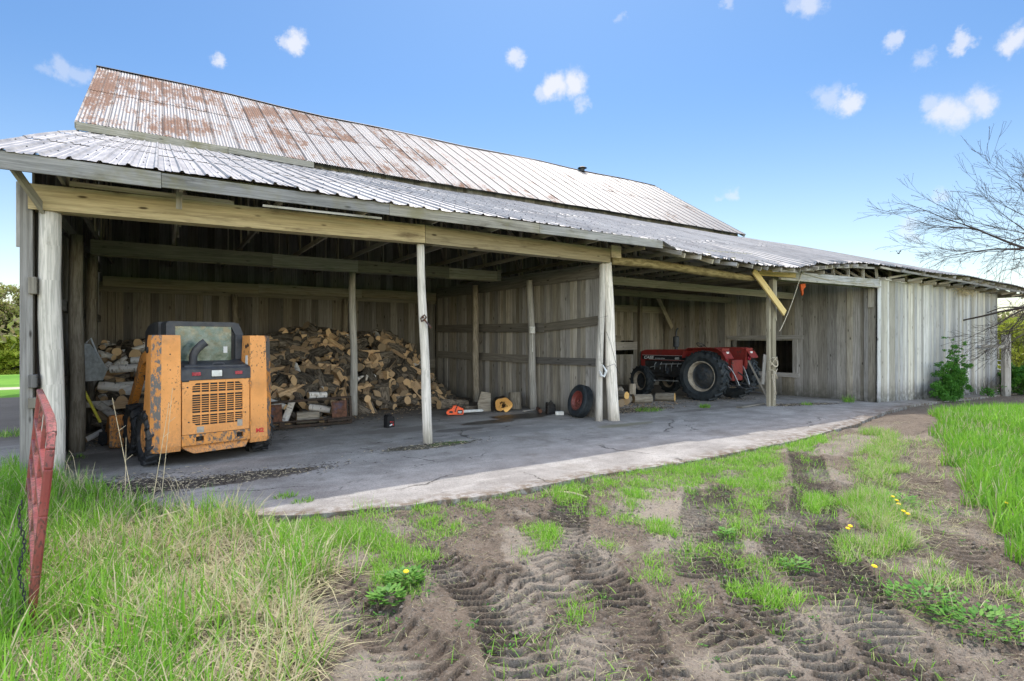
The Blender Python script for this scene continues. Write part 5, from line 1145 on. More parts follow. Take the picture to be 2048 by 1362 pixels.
# right-hand timber gate post and its slide bar, and the field gate behind
def w2(u, v, z): x, y = G(u, v, z); return x, y
px, py = 29.3, 8.0
x, y = w2(2012, 790, -.46); T = empty('gate_post', (x, y, -.5), R(-30), label='stout weathered timber gate post with a slide bar nailed to it, right of the shed', cat='post')
m = MB(); m.box((0, 0, 1.25), (0, 0, 2.6), (.26, 0, 0), (0, .2, 0)); m.build('post', MAT['plank'], T, bevel=.02); m = MB(); m.plank((-1.15, -.12, 2.06), (.05, -.12, 2.05), .14, .05); m.build('slide_bar', MAT['plank'], T)
x, y = w2(2000, 775, -.5); T = empty('pipe_gate', (x + .2, y, -.5), R(25), label='grey pipe field gate behind the timber gate post', cat='gate')
for k in range(6): m = MB(); m.tube([(0, 0, .2 + k * .22), (3.6, 0, .2 + k * .22)], .022, 6); m.build('rail', MAT['galv'], T)
for xx in (0, 1.2, 2.4, 3.6): m = MB(); m.tube([(xx, 0, .1), (xx, 0, 1.35)], .025, 6); m.build('upright', MAT['galv'], T)
# ------------------------------------------------------------------ firewood
def log_mesh(kind, rr, i):
    m = MB(); L = rr.uniform(.38, .50); 
    if kind == 'round' or kind == 'birch':
        r = rr.uniform(.05, .11) if kind == 'round' else rr.uniform(.045, .075); n = 14
        random.seed(i * 31 + 5); bend = rr.uniform(-.02, .02)
        if kind == 'birch': L *= 1.25
        m.tube([(-L / 2, 0, 0), (-L / 6, bend, 0), (L / 6, bend, 0), (L / 2, 0, 0)], [r * rr.uniform(.95, 1.08), r, r * rr.uniform(.92, 1.03), r * rr.uniform(.88, 1)], n, m=0, mc=1, jit=.12)
        return m.mesh('log', [MAT['bark' if kind == 'round' else 'birch'], MAT['cut']]), r
    r = rr.uniform(.10, .15); a0 = 0; a1 = R(rr.choice([70, 95, 120, 180])); n = 6
    poly = [(0, 0)] + [(r * math.cos(a0 + (a1 - a0) * k / n) * rr.uniform(.94, 1.04), r * math.sin(a0 + (a1 - a0) * k / n) * rr.uniform(.94, 1.04)) for k in range(n + 1)]
    if kind == 'slab': poly = [(0, 0), (r * 1.1, rr.uniform(-.02, .02)), (r * 1.05, r * .55), (r * .5, r * .75), (.0, r * .6)]
    cx = sum(p[0] for p in poly) / len(poly); cy = sum(p[1] for p in poly) / len(poly); poly = [(p[0] - cx, p[1] - cy) for p in poly]
    t = (rr.random(), rr.random(), rr.random()); N = len(poly); tw = rr.uniform(-.12, .12); sk = rr.uniform(-.04, .04)
    secs = []
    for s in (-1, -.33, .33, 1):
        an = tw * s; k = 1 + .03 * s; secs.append([Vector((s * L / 2 + sk * p[0] * 4 * s, (p[0] * math.cos(an) - p[1] * math.sin(an)) * k + rr.uniform(-.003, .003), (p[0] * math.sin(an) + p[1] * math.cos(an)) * k)) for p in poly])
    for a in range(3):
        for j in range(N):
            j2 = (j + 1) % N; bark = (kind == 'split' and 0 < j < N - 1) or (kind == 'slab' and j in (1, 2))
            x0, x1 = secs[a][j].x, secs[a + 1][j].x; e = (secs[a][j] - secs[a][j2]).length
            m.face([secs[a][j], secs[a][j2], secs[a + 1][j2], secs[a + 1][j]], [(x0 + i, j * .1), (x0 + i, j * .1 + e), (x1 + i, j * .1 + e), (x1 + i, j * .1)], t, 0 if bark else 2)
    m.face(secs[0][::-1], [(p[0] * 9, p[1] * 9) for p in poly[::-1]], t, 1); m.face(secs[-1], [(p[0] * 9, p[1] * 9) for p in poly], t, 1)
    return m.mesh('log', [MAT['bark'], MAT['cut'], MAT['split']]), r * .5
rl = random.Random(77)
LOGS = {k: [log_mesh(k, rl, i + 10 * j) for i in range(c)] for j, (k, c) in enumerate([('round', 12), ('split', 16), ('slab', 8), ('birch', 5)])}
YF = lambda x: float(np.interp(x, [-1.3, -.2, 1.0, 2.5, 4.0, 5.5, 7.0, 7.6], [12.3, 12.5, 12.6, 12.75, 13.45, 14.0, 14.7, 15.6]))
HM = lambda x: float(np.interp(x, [-1.3, -.4, .8, 2.2, 3.4, 4.6, 5.6, 6.3, 7.0, 7.5, 7.9], [1.75, 1.75, 1.7, 1.88, 1.92, 2.0, 1.95, 1.55, .85, .35, .05]))
def heap(x, y):
    t = (y - YF(x)) / (17.2 - YF(x)); 
    if t <= 0: return 0
    hm = HM(x) + .12 * math.sin(x * 2.3) ; return hm * min(1, (t * 1.75) ** .8 if t * 1.75 < 1 else 1)
def hnormal(x, y):
    e = .12; return Vector((-(heap(x + e, y) - heap(x - e, y)) / (2 * e), -(heap(x, y + e) - heap(x, y - e)) / (2 * e), 1)).normalized()
def place(kind, x, y, depth, rr):
    n = hnormal(x, y); z = heap(x, y); v = Vector((rr.gauss(0, 1), rr.gauss(0, 1), rr.gauss(0, .5)))
    if rr.random() < .24: v = Vector((rr.uniform(-.5, .5), -1, rr.uniform(-.45, .25)))      # ends towards the yard
    else: v = v - n * v.dot(n) * .8
    v.normalize(); me, r = rr.choice(LOGS[kind])
    rot = v.to_track_quat('X', 'Z').to_matrix().to_4x4() @ Matrix.Rotation(rr.uniform(0, 6.28), 4, 'X')
    sc = rr.uniform(.95, 1.35); p = Vector((x, y, max(z, .0) - zoff(x) )) + n * (r * .5 - depth); p.z = max(p.z, r * .9)
    return me, Matrix.Translation(p) @ rot @ Matrix.Scale(sc, 4)
def zoff(x): return 0.0
XZ = [(-.5, 'by the left wall'), (.2, 'left of the loader'), (1.1, 'behind the loader'), (2.0, "behind the loader's right tower"), (2.7, 'just right of the loader'), (3.3, 'above the steel frame'), (3.85, 'left of the inner pole'), (4.4, 'behind the inner pole'), (5.0, 'right of the inner pole'), (5.6, 'left of the middle post'), (6.2, 'behind the middle post'), (6.9, 'right of the middle post'), (9, 'at the right end')]
def zone(x, y):
    t = heap(x, y) / max(.2, HM(x)); a = 'top' if t > .93 else 'fifth row' if t > .78 else 'fourth row' if t > .6 else 'third row' if t > .42 else 'second row' if t > .2 else 'foot'
    return a, next(n for q, n in XZ if x < q)
KL = {'round': ('dark-barked round log', 'log'), 'split': ('split firewood wedge', 'firewood'), 'slab': ('squarish split block', 'firewood'), 'birch': ('white birch log', 'birch log')}
def pose(M4):
    ax = (M4.to_3x3() @ Vector((1, 0, 0))).normalized()
    if abs(ax.z) > .62: return 'steep'
    vd = Vector((SS, CC, 0)); return 'end-on' if abs(ax.dot(vd)) > .72 else ('sideways' if abs(ax.dot(vd)) < .35 else 'slanting')
def build_heap():
    rr = random.Random(101); pts = []
    nx = 46
    for i in range(nx):
        for j in range(9):
            x = -1.05 + (i + rr.random()) * (8.75 / nx); t = (j + rr.random()) / 9 * .72; y = YF(x) + (17.2 - YF(x)) * t
            if heap(x, y) < .03 or y > 17.2 or x > pline(y) - .25: continue
            pts.append((x, y, t))
    rr.shuffle(pts)
    def vis(p):  # nearest and least hidden first
        return p[1] + (2.5 if .25 < p[0] < 1.9 else 0)
    pts.sort(key=vis); top = pts[:292]; rest = pts[292:]
    for (x, y, t) in top:
        q = rr.random(); left = x < .3
        kind = ('birch' if q < .38 else 'round' if q < .75 else 'slab') if left else ('round' if q < .40 else ('split' if q < .82 else ('slab' if q < .97 else 'birch')))
        me, M4 = place(kind, x, y, 0, rr); o = bpy.data.objects.new('birch_log' if kind == 'birch' else ('round_log' if kind == 'round' else 'split_log'), me); col.objects.link(o); o.matrix_world = M4
        a, b = zone(x, y); sz = M4.to_scale().x; sz = 'large ' if sz > 1.22 else ('small ' if sz < 1.07 else '')
        lb = f'{sz}{KL[kind][0]} lying {pose(M4)}, {a} of heap, {b}'; tag(o, lb, KL[kind][1], f'firewood in the heap: {lb}')
    # the buried rest of the heap
    V = []; Fc = []; MI = []; UV = []; C = []; nv = 0
    def bake(me, M4):
        nonlocal nv
        for v in me.vertices: V.append(tuple(M4 @ v.co))
        uvd = me.uv_layers[0].data; cd = me.color_attributes[0].data
        for p in me.polygons:
            Fc.append(tuple(nv + k for k in p.vertices)); MI.append(p.material_index if len(me.materials) > 2 else (3 if p.material_index == 0 and me.materials[0] is MAT['birch'] else p.material_index)); UV.extend([tuple(uvd[l].uv) for l in p.loop_indices]); C.extend([tuple(cd[l].color) for l in p.loop_indices])
        nv += len(me.vertices)
    for (x, y, t) in rest: me, M4 = place(rr.choice(['round', 'split', 'split']), x, y, .0, rr); bake(me, M4)
    for (x, y, t) in pts:
        me, M4 = place(rr.choice(['round', 'split', 'round']), x, y, .12, rr); bake(me, M4)
    for (x, y, t) in pts[::2]:
        me, M4 = place('round', x + .1, y + .1, .24, rr); bake(me, M4)
    me = bpy.data.meshes.new('firewood_heap_core'); me.from_pydata(V, [], Fc)
    for k in ('bark', 'cut', 'split', 'birch'): me.materials.append(MAT[k])
    me.polygons.foreach_set('material_index', np.array(MI, dtype=np.int32)); ul = me.uv_layers.new(name='UVMap'); ul.data.foreach_set('uv', np.array(UV, dtype=np.float32).ravel())
    ca = me.color_attributes.new('rnd', 'FLOAT_COLOR', 'CORNER'); ca.data.foreach_set('color', np.array(C, dtype=np.float32).ravel())
    o = bpy.data.objects.new('firewood_heap_core', me); col.objects.link(o); tag(o, 'deeper firewood packed behind the front logs of the big heap', 'firewood', kind='stuff')
    # sawdust and bark crumbs round its foot
    m = MB(); rs = random.Random(9)
    for k in range(2600):
        x = rs.uniform(-1, 8); y = YF(x) + rs.gauss(-.15, .5)
        if y > 16.5 or y < 11.3 or x > pline(y) - .05: continue
        a = rs.uniform(0, 6.28); l = rs.uniform(.01, .05); m.box((x, y, zg(x, y) + .006), (math.cos(a) * l, math.sin(a) * l, rs.uniform(-.004, .01)), (-math.sin(a) * l * .35, math.cos(a) * l * .35, 0), (0, 0, .006), m=rs.choice([0, 0, 1]))
    for k in range(900):
        x = rs.gauss(11.0, .9); y = rs.gauss(11.1, .5); 
        if y < 9.3 or x < 8.7: continue
        a = rs.uniform(0, 6.28); l = rs.uniform(.01, .05); m.box((x, y, zg(x, y) + .006), (math.cos(a) * l, math.sin(a) * l, rs.uniform(-.004, .01)), (-math.sin(a) * l * .35, math.cos(a) * l * .35, 0), (0, 0, .006), m=rs.choice([0, 0, 1]))
    tag(m.build('bark_chips', [MAT['bark'], MAT['split']], None), 'bark crumbs and chips scattered over the shed floor', 'wood chips', kind='stuff')
build_heap()
def one_log(name, pts, rad, mats, label, cat, group=None, n=18, jit=.12, seed=1):
    random.seed(seed); m = MB(); m.tube(pts, rad, n, m=0, mc=1, jit=jit); return mk_single(m, name, mats, label, cat, group)
BC = [MAT['bark'], MAT['cut']]; BF = [MAT['bark'], MAT['fresh']]; PC = [MAT['post_dark'], MAT['cut']]
# big sawn rounds near the partition
rr = random.Random(2); m = MB(); lobes = [(.195 + .018 * math.cos(2 * a + .3) + .012 * math.cos(5 * a) - .085 * math.exp(-((a - 4.55) / .20) ** 2), a) for a in [i * 2 * math.pi / 28 for i in range(48)]]
m2 = MB(); P = [(r * 1.08 * math.cos(a), r * math.sin(a)) for r, a in lobes]; n_ = len(P); o_ = Vector((0, 0, .185)); Xa = Vector((.93, -.30, 0)); Ya = Vector((0, 0, 1)); Z = Vector((.25, .60, .02)).normalized() * .36
A = [o_ + Xa * p[0] + Ya * p[1] for p in P]; B = [a + Z for a in A]
m2.face(A, [(p[0] * 5, p[1] * 5) for p in P], (.8, .5, .5), 1); m2.face(B[::-1], [(p[0] * 5, p[1] * 5) for p in P[::-1]], (.5, .5, .5), 1)
for i in range(n_): j = (i + 1) % n_; m2.face([A[j], A[i], B[i], B[j]], [(0, i * .05), (0, i * .05 + .05), (.36, i * .05 + .05), (.36, i * .05)], (.5, .5, .5), 0)
mk_single(m2, 'log_round', [MAT['bark'], MAT['fresh_rot']], 'big freshly sawn log round with an orange face and dark rotten heart', 'log', 'log rounds by the partition wall', loc=(7.30, 11.85, zg(7.3, 11.8)))
m = MB(); m.prism([(-.16, 0), (.16, 0), (.12, .46), (-.13, .5), (-.2, .2)], (6.98, 12.25, zg(7, 12.2)), (.95, -.3, 0), (.16, .12, 1), (.04, .09, 0), m=0); mk_single(m, 'bark_slab', [MAT['post_dark']], 'leaning slab of barked wood left of the big orange log round', 'log', 'log rounds by the partition wall')
one_log('log_round', [(7.83, 12.15, .0), (7.86, 12.2, .44)], [.17, .16], PC, 'upright grey log round standing right of the orange sawn round', 'log', 'log rounds by the partition wall', seed=4)
m = MB(); m.tube([(6.15, 13.2, .12), (6.5, 13.25, .13), (6.95, 13.1, .10)], [.12, .13, .1], 12, m=0, mc=1, jit=.3); mk_single(m, 'round_log', BC, 'long dark log lying at the right foot of the heap behind the chainsaw', 'log')
m = MB(); m.tube([(6.6, 12.6, .06), (7.0, 12.55, .07)], [.06, .05], 8, m=0, mc=1, jit=.4); mk_single(m, 'round_log', BC, 'small crooked log piece between the chainsaw bar and the bark slab', 'log')
# birch and split pieces under the frame
for i, (a, b, r, mt, lb) in enumerate([((2.2, 12.3, .12), (2.35, 12.25, .55), .07, 'birch', 'white birch log standing behind the steel frame'), ((2.75, 12.5, .35), (3.15, 12.3, .28), .07, 'birch', 'white birch log slanting behind the right plate of the frame'), ((1.75, 12.5, .62), (2.2, 12.2, .42), .06, 'birch', 'birch log sloping down by the loader and the frame'), ((2.45, 12.35, .16), (2.9, 12.3, .16), .13, 'post_dark', 'thick greyish log lying behind the steel frame'), ((2.7, 12.4, .62), (3.1, 12.5, .60), .07, 'birch', 'birch log across the top of the frame'), ((2.9, 12.05, .1), (3.2, 12.2, .1), .08, 'bark', 'dark round log end behind the right plate of the frame')]):
    one_log('birch_log' if mt == 'birch' else 'round_log', [a, tuple((Vector(a) + Vector(b)) / 2), b], [r, r * 1.03, r * .95], [MAT[mt], MAT['cut']], lb, 'birch log' if mt == 'birch' else 'log', seed=i + 20)
# logs stacked by the left wall
LS = [((-.35, 12.0, .62), (-.1, 12.5, .62), .10, 'bark'), ((-.75, 12.4, 1.28), (-.2, 12.3, 1.30), .07, 'birch'), ((-.45, 12.7, 1.42), (.25, 12.6, 1.44), .065, 'birch'), ((-.15, 12.05, 1.12), (.15, 12.6, 1.36), .075, 'birch'), ((.05, 12.1, .95), (.22, 12.6, .78), .07, 'birch'), ((-.08, 11.95, .72), (.0, 12.0, 1.14), .045, 'birch'), ((-.55, 11.9, .88), (-.1, 12.3, .98), .075, 'birch'), ((-.9, 12.2, 1.0), (-.4, 12.1, .92), .08, 'birch'), ((-.55, 11.75, .76), (-.45, 12.2, .80), .085, 'bark')]
LL = ['end-on in the middle of the left stack', 'lying level, left of the top birch of the left stack', 'lying level on the very top of the left stack', 'slanting up towards the loader on the left stack', 'sloping down beside the loader tower', 'thin and upright against the left stack', 'slanting below the top birches of the left stack', 'lowest birch at the left edge of the left stack', 'short and end-on under the slanting birch']
for i, (a, b, r, mt) in enumerate(LS):
    one_log('birch_log' if mt == 'birch' else 'round_log', [a, tuple((Vector(a) + Vector(b)) / 2), b], [r, r * 1.02, r * .96], [MAT[mt], MAT['cut']], ('white birch log' if mt == 'birch' else 'round log with dark bark') + ',  ' + LL[i], 'birch log' if mt == 'birch' else 'log', 'logs stacked between the left wall and the loader', seed=i + 40)
m = MB(); m.box((-.42, 11.8, .98 - .28), (.46, -.1, .03), (.05, .3, 0), (0, 0, .13)); mk_single(m, 'split_log', [MAT['split']], 'pale squared block lying level on the left stack beside the loader', 'firewood')
m = MB(); m.box((-.42, 11.75, .30), (.3, -.1, .10), (.05, .3, 0), (-.05, 0, .2)); mk_single(m, 'split_log', [MAT['split']], 'tilted pale block low on the left stack above the loader bucket', 'firewood')
# a few cut logs in front of the tractor
for i, (a, b, r, lb) in enumerate([((12.78, 11.15, .13), (12.50, 11.62, .12), .125, 'cut log with a bright yellow end lying in front of the tractor'), ((11.95, 11.3, .13), (11.45, 11.5, .13), .13, 'second cut log left of the yellow-ended one, seen from the side'), ((11.5, 11.6, .25), (11.52, 11.62, .55), .10, 'short log standing on end on the lying logs by the tractor'), ((10.95, 11.3, .12), (11.3, 11.55, .12), .12, 'grey log lying low between the paired posts and the tractor'), ((10.95, 11.65, .30), (11.2, 11.8, .38), .12, 'grey log resting on others left of the tractor'), ((10.75, 11.05, .30), (10.72, 11.6, .32), .10, 'log with a yellow sawn end just right of the paired posts'), ((10.5, 11.0, .11), (10.6, 11.55, .11), .11, 'bottom log of the little pile right of the paired posts')]):
    one_log('round_log', [a, tuple((Vector(a) + Vector(b)) / 2), b], [r, r * 1.02, r * .97], [MAT['post_dark'], MAT['fresh'] if i in (0, 5) else MAT['cut']], lb, 'log', seed=i + 60)
# ------------------------------------------------------------------ grass, weeds, shrubs and trees
def leafmat(name, c1, c2, dry=None, trans=.35, rough=.55):
    M = NT(name, rough, 0, .25); r = M.rnd()
    c = M.mix(r[0], c1, c2)
    if dry: c = M.mix(r[1], c, dry)
    M.color(c); tr = M.n.new('ShaderNodeBsdfTranslucent'); M.val(c, tr.inputs['Color']); ms = M.n.new('ShaderNodeMixShader'); ms.inputs[0].default_value = trans
    out = M.n['Material Output']; M.link(M.b.outputs[0], ms.inputs[1]); M.link(tr.outputs[0], ms.inputs[2]); M.link(ms.outputs[0], out.inputs[0]); return M.mat
MAT['grass'] = leafmat('grass_blades', (.07, .22, .018), (.29, .54, .055), dry=(.52, .44, .29))
MAT['leaf'] = leafmat('shrub_leaves', (.03, .13, .015), (.09, .24, .03))
MAT['weed_leaf'] = leafmat('weed_leaves', (.06, .19, .025), (.16, .33, .05))
MAT['leaf_yellow'] = leafmat('yellow_green_leaves', (.24, .30, .03), (.42, .45, .06))
MAT['leaf_spring'] = leafmat('sparse_spring_leaves', (.19, .22, .05), (.34, .35, .11), dry=(.26, .20, .12))
MAT['dandelion'] = plain('dandelion_yellow', (.85, .55, .02), .7, 0, .1, 20, .2)
MAT['twig'] = plain('grey_twig', (.055, .045, .04), .9, 0, .3, 12, .1)
MAT['twig_pale'] = plain('pale_dead_stalk', (.52, .44, .30), .9, 0, .2, 12, .1)

def blades(name, x, y, h, w, lean, dry, tone, z=None, curl=.5, mat='grass', **k):
    n = len(x); rg = np.random.default_rng(len(x)); z = ground_z(x, y) if z is None else z
    th = rg.uniform(0, 2 * np.pi, n); dx, dy = np.cos(th), np.sin(th); fa = th + np.pi / 2 + rg.uniform(-.7, .7, n); wx, wy = np.cos(fa) * w / 2, np.sin(fa) * w / 2
    T = np.array([0, .3, .62, 1.0]); W = np.array([.85, 1.0, .75, .06]); co = np.zeros((n, 8, 3))
    for i, (t, ww) in enumerate(zip(T, W)):
        out = h * np.sin(lean) * t + h * curl * lean * t * t * .6; up = h * np.cos(lean) * t - h * lean * curl * t ** 3 * .45
        px = x + dx * out; py = y + dy * out; pz = z - .012 + np.maximum(up, t * .006)
        co[:, i * 2, 0] = px - wx * ww; co[:, i * 2, 1] = py - wy * ww; co[:, i * 2, 2] = pz
        co[:, i * 2 + 1, 0] = px + wx * ww; co[:, i * 2 + 1, 1] = py + wy * ww; co[:, i * 2 + 1, 2] = pz
    b = (np.arange(n) * 8)[:, None, None]; q = (b + np.array([[0, 1, 3, 2], [2, 3, 5, 4], [4, 5, 7, 6]])[None]).reshape(-1, 4)
    me = bpy.data.meshes.new(name); quick(me, co.reshape(-1, 3), q); me.materials.append(MAT[mat])
    ca = me.color_attributes.new('rnd', 'FLOAT_COLOR', 'POINT'); a = np.ones((n, 8, 4), dtype=np.float32); a[:, :, 0] = tone[:, None]; a[:, :, 1] = dry[:, None]; ca.data.foreach_set('color', a.ravel())
    o = bpy.data.objects.new(name, me); col.objects.link(o); return tag(o, **k)

def onslab(x, y): return (y > slab_edge(x) + .03) & (y < 23.1)
def build_grass():
    rg = RNG
    # tall mixed grass at the left
    x = rg.uniform(-4.5, 2.6, 150000); y = rg.uniform(1.2, 10.3, 150000); L, Rr, P = grass_mask(x, y)
    cl = fbm(x * 2.2, y * 2.2, 111, 3); d = np.hypot(x, y)
    keep = L & ~onslab(x, y) & (rg.random(len(x)) < .25 + 1.3 * (cl - .25)) ; x, y, cl = x[keep], y[keep], cl[keep]
    n = len(x); u, v, dd = proj(x, y); dz = fbm(x * 1.1, y * 1.1, 115, 3) + .20 * sst(260, 480, u) - .25 * sst(140, 20, u)
    dry = np.clip((rg.random(n) < .22 + 1.2 * np.clip(dz - .42, 0, .6)).astype(float) * rg.uniform(.7, 1, n), 0, 1)
    h = rg.uniform(.11, .34, n) * (.65 + .8 * cl) * (1 + .25 * sst(150, 0, u)); lean = np.where(dry > .5, rg.uniform(.3, 1.45, n), rg.uniform(.05, .75, n))
    blades('tall_grass', x, y, h * np.where(dry > .5, 1.15, 1), rg.uniform(.005, .012, n), lean, dry, rg.random(n) * .6 + .4 * fbm(x * 3, y * 3, 3, 2), label='tall fresh green and dead straw grass growing round the red gate', cat='grass', kind='stuff')
    # matted dead straw under it
    x = rg.uniform(-4, 2.6, 60000); y = rg.uniform(1.2, 10, 60000); L, Rr, P = grass_mask(x, y); keep = L & ~onslab(x, y) & (fbm(x * 1.3, y * 1.3, 117, 3) > .36); x, y = x[keep], y[keep]; n = len(x)
    blades('dead_straw', x, y, rg.uniform(.12, .34, n), rg.uniform(.003, .007, n), rg.uniform(1.2, 1.55, n), rg.uniform(.85, 1, n), rg.random(n), z=ground_z(x, y) + rg.uniform(.0, .07, n), curl=.15, label='flattened pale dead straw matted between the green blades on the left', cat='straw', kind='stuff')
    # short tufts and strips in the mud
    x = rg.uniform(-1.5, 12, 900000); y = rg.uniform(1.0, 7.6, 900000); L, Rr, P = grass_mask(x, y); cl = fbm(x * 3.5, y * 3.5, 121, 3)
    stray = (fbm(x * 1.1, y * 1.1, 123, 3) > .53) & (rg.random(len(x)) < .03)
    keep = ((P & (rg.random(len(x)) < .15 + 2.2 * (cl - .32))) | stray) & ~onslab(x, y) & ~L; x, y, cl = x[keep], y[keep], cl[keep]; n = len(x); jt = (rg.random(n) < .35); x = x + jt * rg.normal(0, .08, n); y = y + jt * rg.normal(0, .08, n); ok_ = y < slab_edge(x) + .06; x, y, cl = x[ok_], y[ok_], cl[ok_]; n = len(x); u, v, dd = proj(x, y)
    big = sst(1640, 1760, u) * (v < 1250); edge = ((((u - 745) / 60) ** 2 + ((v - 1010) / 35) ** 2) < 1)
    dry = (rg.random(n) < .16 + .30 * big).astype(float) * rg.uniform(.6, 1, n)
    blades('short_grass', x, y, rg.uniform(.035, .11, n) * (.6 + 1.0 * cl) * (1 + .7 * big + 1.4 * edge), rg.uniform(.003, .007, n), rg.uniform(.1, 1.0, n), dry, rg.random(n) * .7 + .3, label='low bright green grass in tufts and strips between the muddy tyre ruts', cat='grass', kind='stuff')
    # scattered straw over the mud on the right
    x = rg.uniform(3, 14, 90000); y = rg.uniform(1.0, 7.4, 90000); u, v, dd = proj(x, y); pr = .04 + .96 * sst(1600, 1760, u) * sst(1250, 1000, v)
    keep = (rg.random(len(x)) < pr * sst(.34, .5, fbm(x * 2, y * 2, 125, 3))) & ~onslab(x, y); x, y = x[keep], y[keep]; n = len(x)
    blades('straw_litter', x, y, rg.uniform(.04, .14, n), rg.uniform(.002, .005, n), rg.uniform(1.35, 1.56, n), rg.uniform(.7, 1, n), rg.random(n), curl=.05, label='short dead straw littering the tracks on the right', cat='straw', kind='stuff')
    # roots, straw and twigs trodden into the open mud
    x = rg.uniform(-.5, 9, 26000); y = rg.uniform(.9, 6.2, 26000); keep = ~onslab(x, y) & (rg.random(len(x)) < .15 + 1.1 * sst(.42, .62, fbm(x * 1.9, y * 1.9, 133, 3))); x, y = x[keep], y[keep]; n = len(x)
    zz, _ = ground_z(x, y, True)
    blades('mud_straw', x, y, rg.uniform(.02, .10, n), rg.uniform(.0015, .004, n), rg.uniform(1.3, 1.56, n), np.where(rg.random(n) < .85, rg.uniform(.6, 1, n), 0), rg.random(n) * .6, z=zz + .012, curl=.05, label='bits of straw and root trodden into the open mud', cat='straw', kind='stuff')
    # the tall bank of grass on the right
    x = rg.uniform(5.5, 30, 420000); y = rg.uniform(-4, 8.6, 420000); L, Rr, P = grass_mask(x, y); d = np.hypot(x, y)
    keep = Rr & ~onslab(x, y) & (rg.random(len(x)) < np.clip(1.15 - d / 26, .25, 1)); x, y, d = x[keep], y[keep], d[keep]; n = len(x)
    cl = fbm(x * 1.5, y * 1.5, 127, 3); dry = (rg.random(n) < .09 + .15 * (cl < .4)).astype(float) * rg.uniform(.6, 1, n)
    blades('tall_grass', x, y, rg.uniform(.14, .34, n) * (.6 + .8 * cl), rg.uniform(.006, .012, n) * (1 + d / 22), rg.uniform(.05, .65, n), dry, rg.random(n) * .6 + .4 * cl, label='thick bank of bright sunlit grass along the right edge', cat='grass', kind='stuff')
build_grass()

def tuft(cx, cy, r, n, h, label, dry=.1):
    rg = np.random.default_rng(int(cx * 97 + cy * 13) % 9999); a = rg.uniform(0, 6.28, n); q = r * np.sqrt(rg.random(n)); x = cx + q * np.cos(a); y = cy + q * np.sin(a) * .7
    z = np.array([zg(float(i), float(j)) for i, j in zip(x, y)])
    blades('grass_tuft', x, y, rg.uniform(.4, 1, n) * h, rg.uniform(.004, .009, n), rg.uniform(.1, .9, n), (rg.random(n) < dry) * .9, rg.random(n), z=z, label=label, cat='grass tuft', group='grass tufts growing out of the concrete')
for a in [(10.6, 10.1, .42, 420, .13, 'long green tuft on the concrete in front of the cut logs by the tractor'), (12.35, 9.75, .17, 300, .16, 'small bushy green weed on the concrete left of the squared post'), (15.9, 9.0, .2, 220, .15, 'small green tuft on the concrete below the grey side wall'), (18.9, 9.3, .2, 180, .35, 'taller green tuft at the foot of the grey side wall near the corner'),
          (1.22, 6.75, .13, 120, .10, 'small dark tuft in a crack of the concrete before the loader'), (1.35, 6.45, .12, 90, .09, 'tiny tuft in the crack nearest the lit edge of the concrete'), (4.35, 8.75, .35, 200, .03, 'low moss tuft at the foot of the middle post')]: tuft(*a)
x_, y_ = G(60, 868); tuft(x_, y_, .5, 500, .22, 'green weeds growing beside the outer left wall')
x_, y_ = G(20, 930); tuft(x_, y_, .9, 700, .12, 'low weeds in the joint of the left driveway')
x_, y_ = G(120, 905); 

def stalks():
    rr = random.Random(31)
    L = [((268, 1010), (225, 790), .0045), ((322, 1000), (345, 770), .004), ((300, 1030), (338, 800), .004), ((250, 1020), (252, 870), .0035)]
    S = [((150, 1000), 135, .5), ((170, 1010), 160, .45), ((183, 1000), 190, .42), ((200, 1015), 205, .36), ((140, 985), 128, .55), ((380, 1010), 400, .28), ((395, 1020), 390, .33), ((360, 1005), 352, .40), ((410, 1030), 440, .28), ((345, 1015), 330, .38), ((470, 1050), 500, .2), ((230, 1090), 320, .5), ((480, 1110), 520, .3), ((300, 1150), 380, .45)]
    for i, ((u, v), (u2, v2), r) in enumerate(L):
        x, y = G(u, v, -.02); d = SS * x + CC * y; H_ = (v - v2) / FPX * d; lx = (u2 - u) / FPX * d
        m = MB(); m.tube([(x + CC * lx * t, y - SS * lx * t + .02 * math.sin(t * 5 + i), -.05 + H_ * t) for t in [k / 8 for k in range(9)]], [r * (1.2 - .7 * k / 8) for k in range(9)], 5)
        t = .7; p = Vector((x + CC * lx * t, y - SS * lx * t, -.05 + H_ * t)); m.tube([p, p + Vector((.06, .02, .05))], .002, 4)
        mk_single(m, 'dry_stalk', MAT['twig_pale'], ['tall dead stalk leaning left before the gap beside the loader', 'tall upright dead stalk in front of the loader\'s left tower', 'tall dead stalk leaning right across the loader\'s left wheel', 'short dead stalk just right of the tallest one'][i], 'dead stalk', 'tall dead weed stalks in front of the loader')
    m = MB()
    for (u, v), u2, h in S:
        for k in range(4):
            x, y = G(u + rr.uniform(-18, 18), v + rr.uniform(-12, 12), -.02); d = SS * x + CC * y; lx = (u2 - u + rr.uniform(-30, 30)) / FPX * d; hh = h * rr.uniform(.6, 1.15); P = []
            for q in range(8):
                t = q / 7; droop = max(0, t - .75) * 1.2; P.append((x + CC * lx * t * (1 + droop), y - SS * lx * t + .02 * math.sin(t * 6), -.04 + hh * (t - droop * .45)))
            m.tube(P, [.003 * (1.2 - .8 * q / 7) for q in range(8)], 4, caps=False)
    tag(m.build('dry_weeds', MAT['twig_pale'], None), 'thin curled dead weed stems along the edge of the concrete', 'dead weeds', kind='stuff')
stalks()

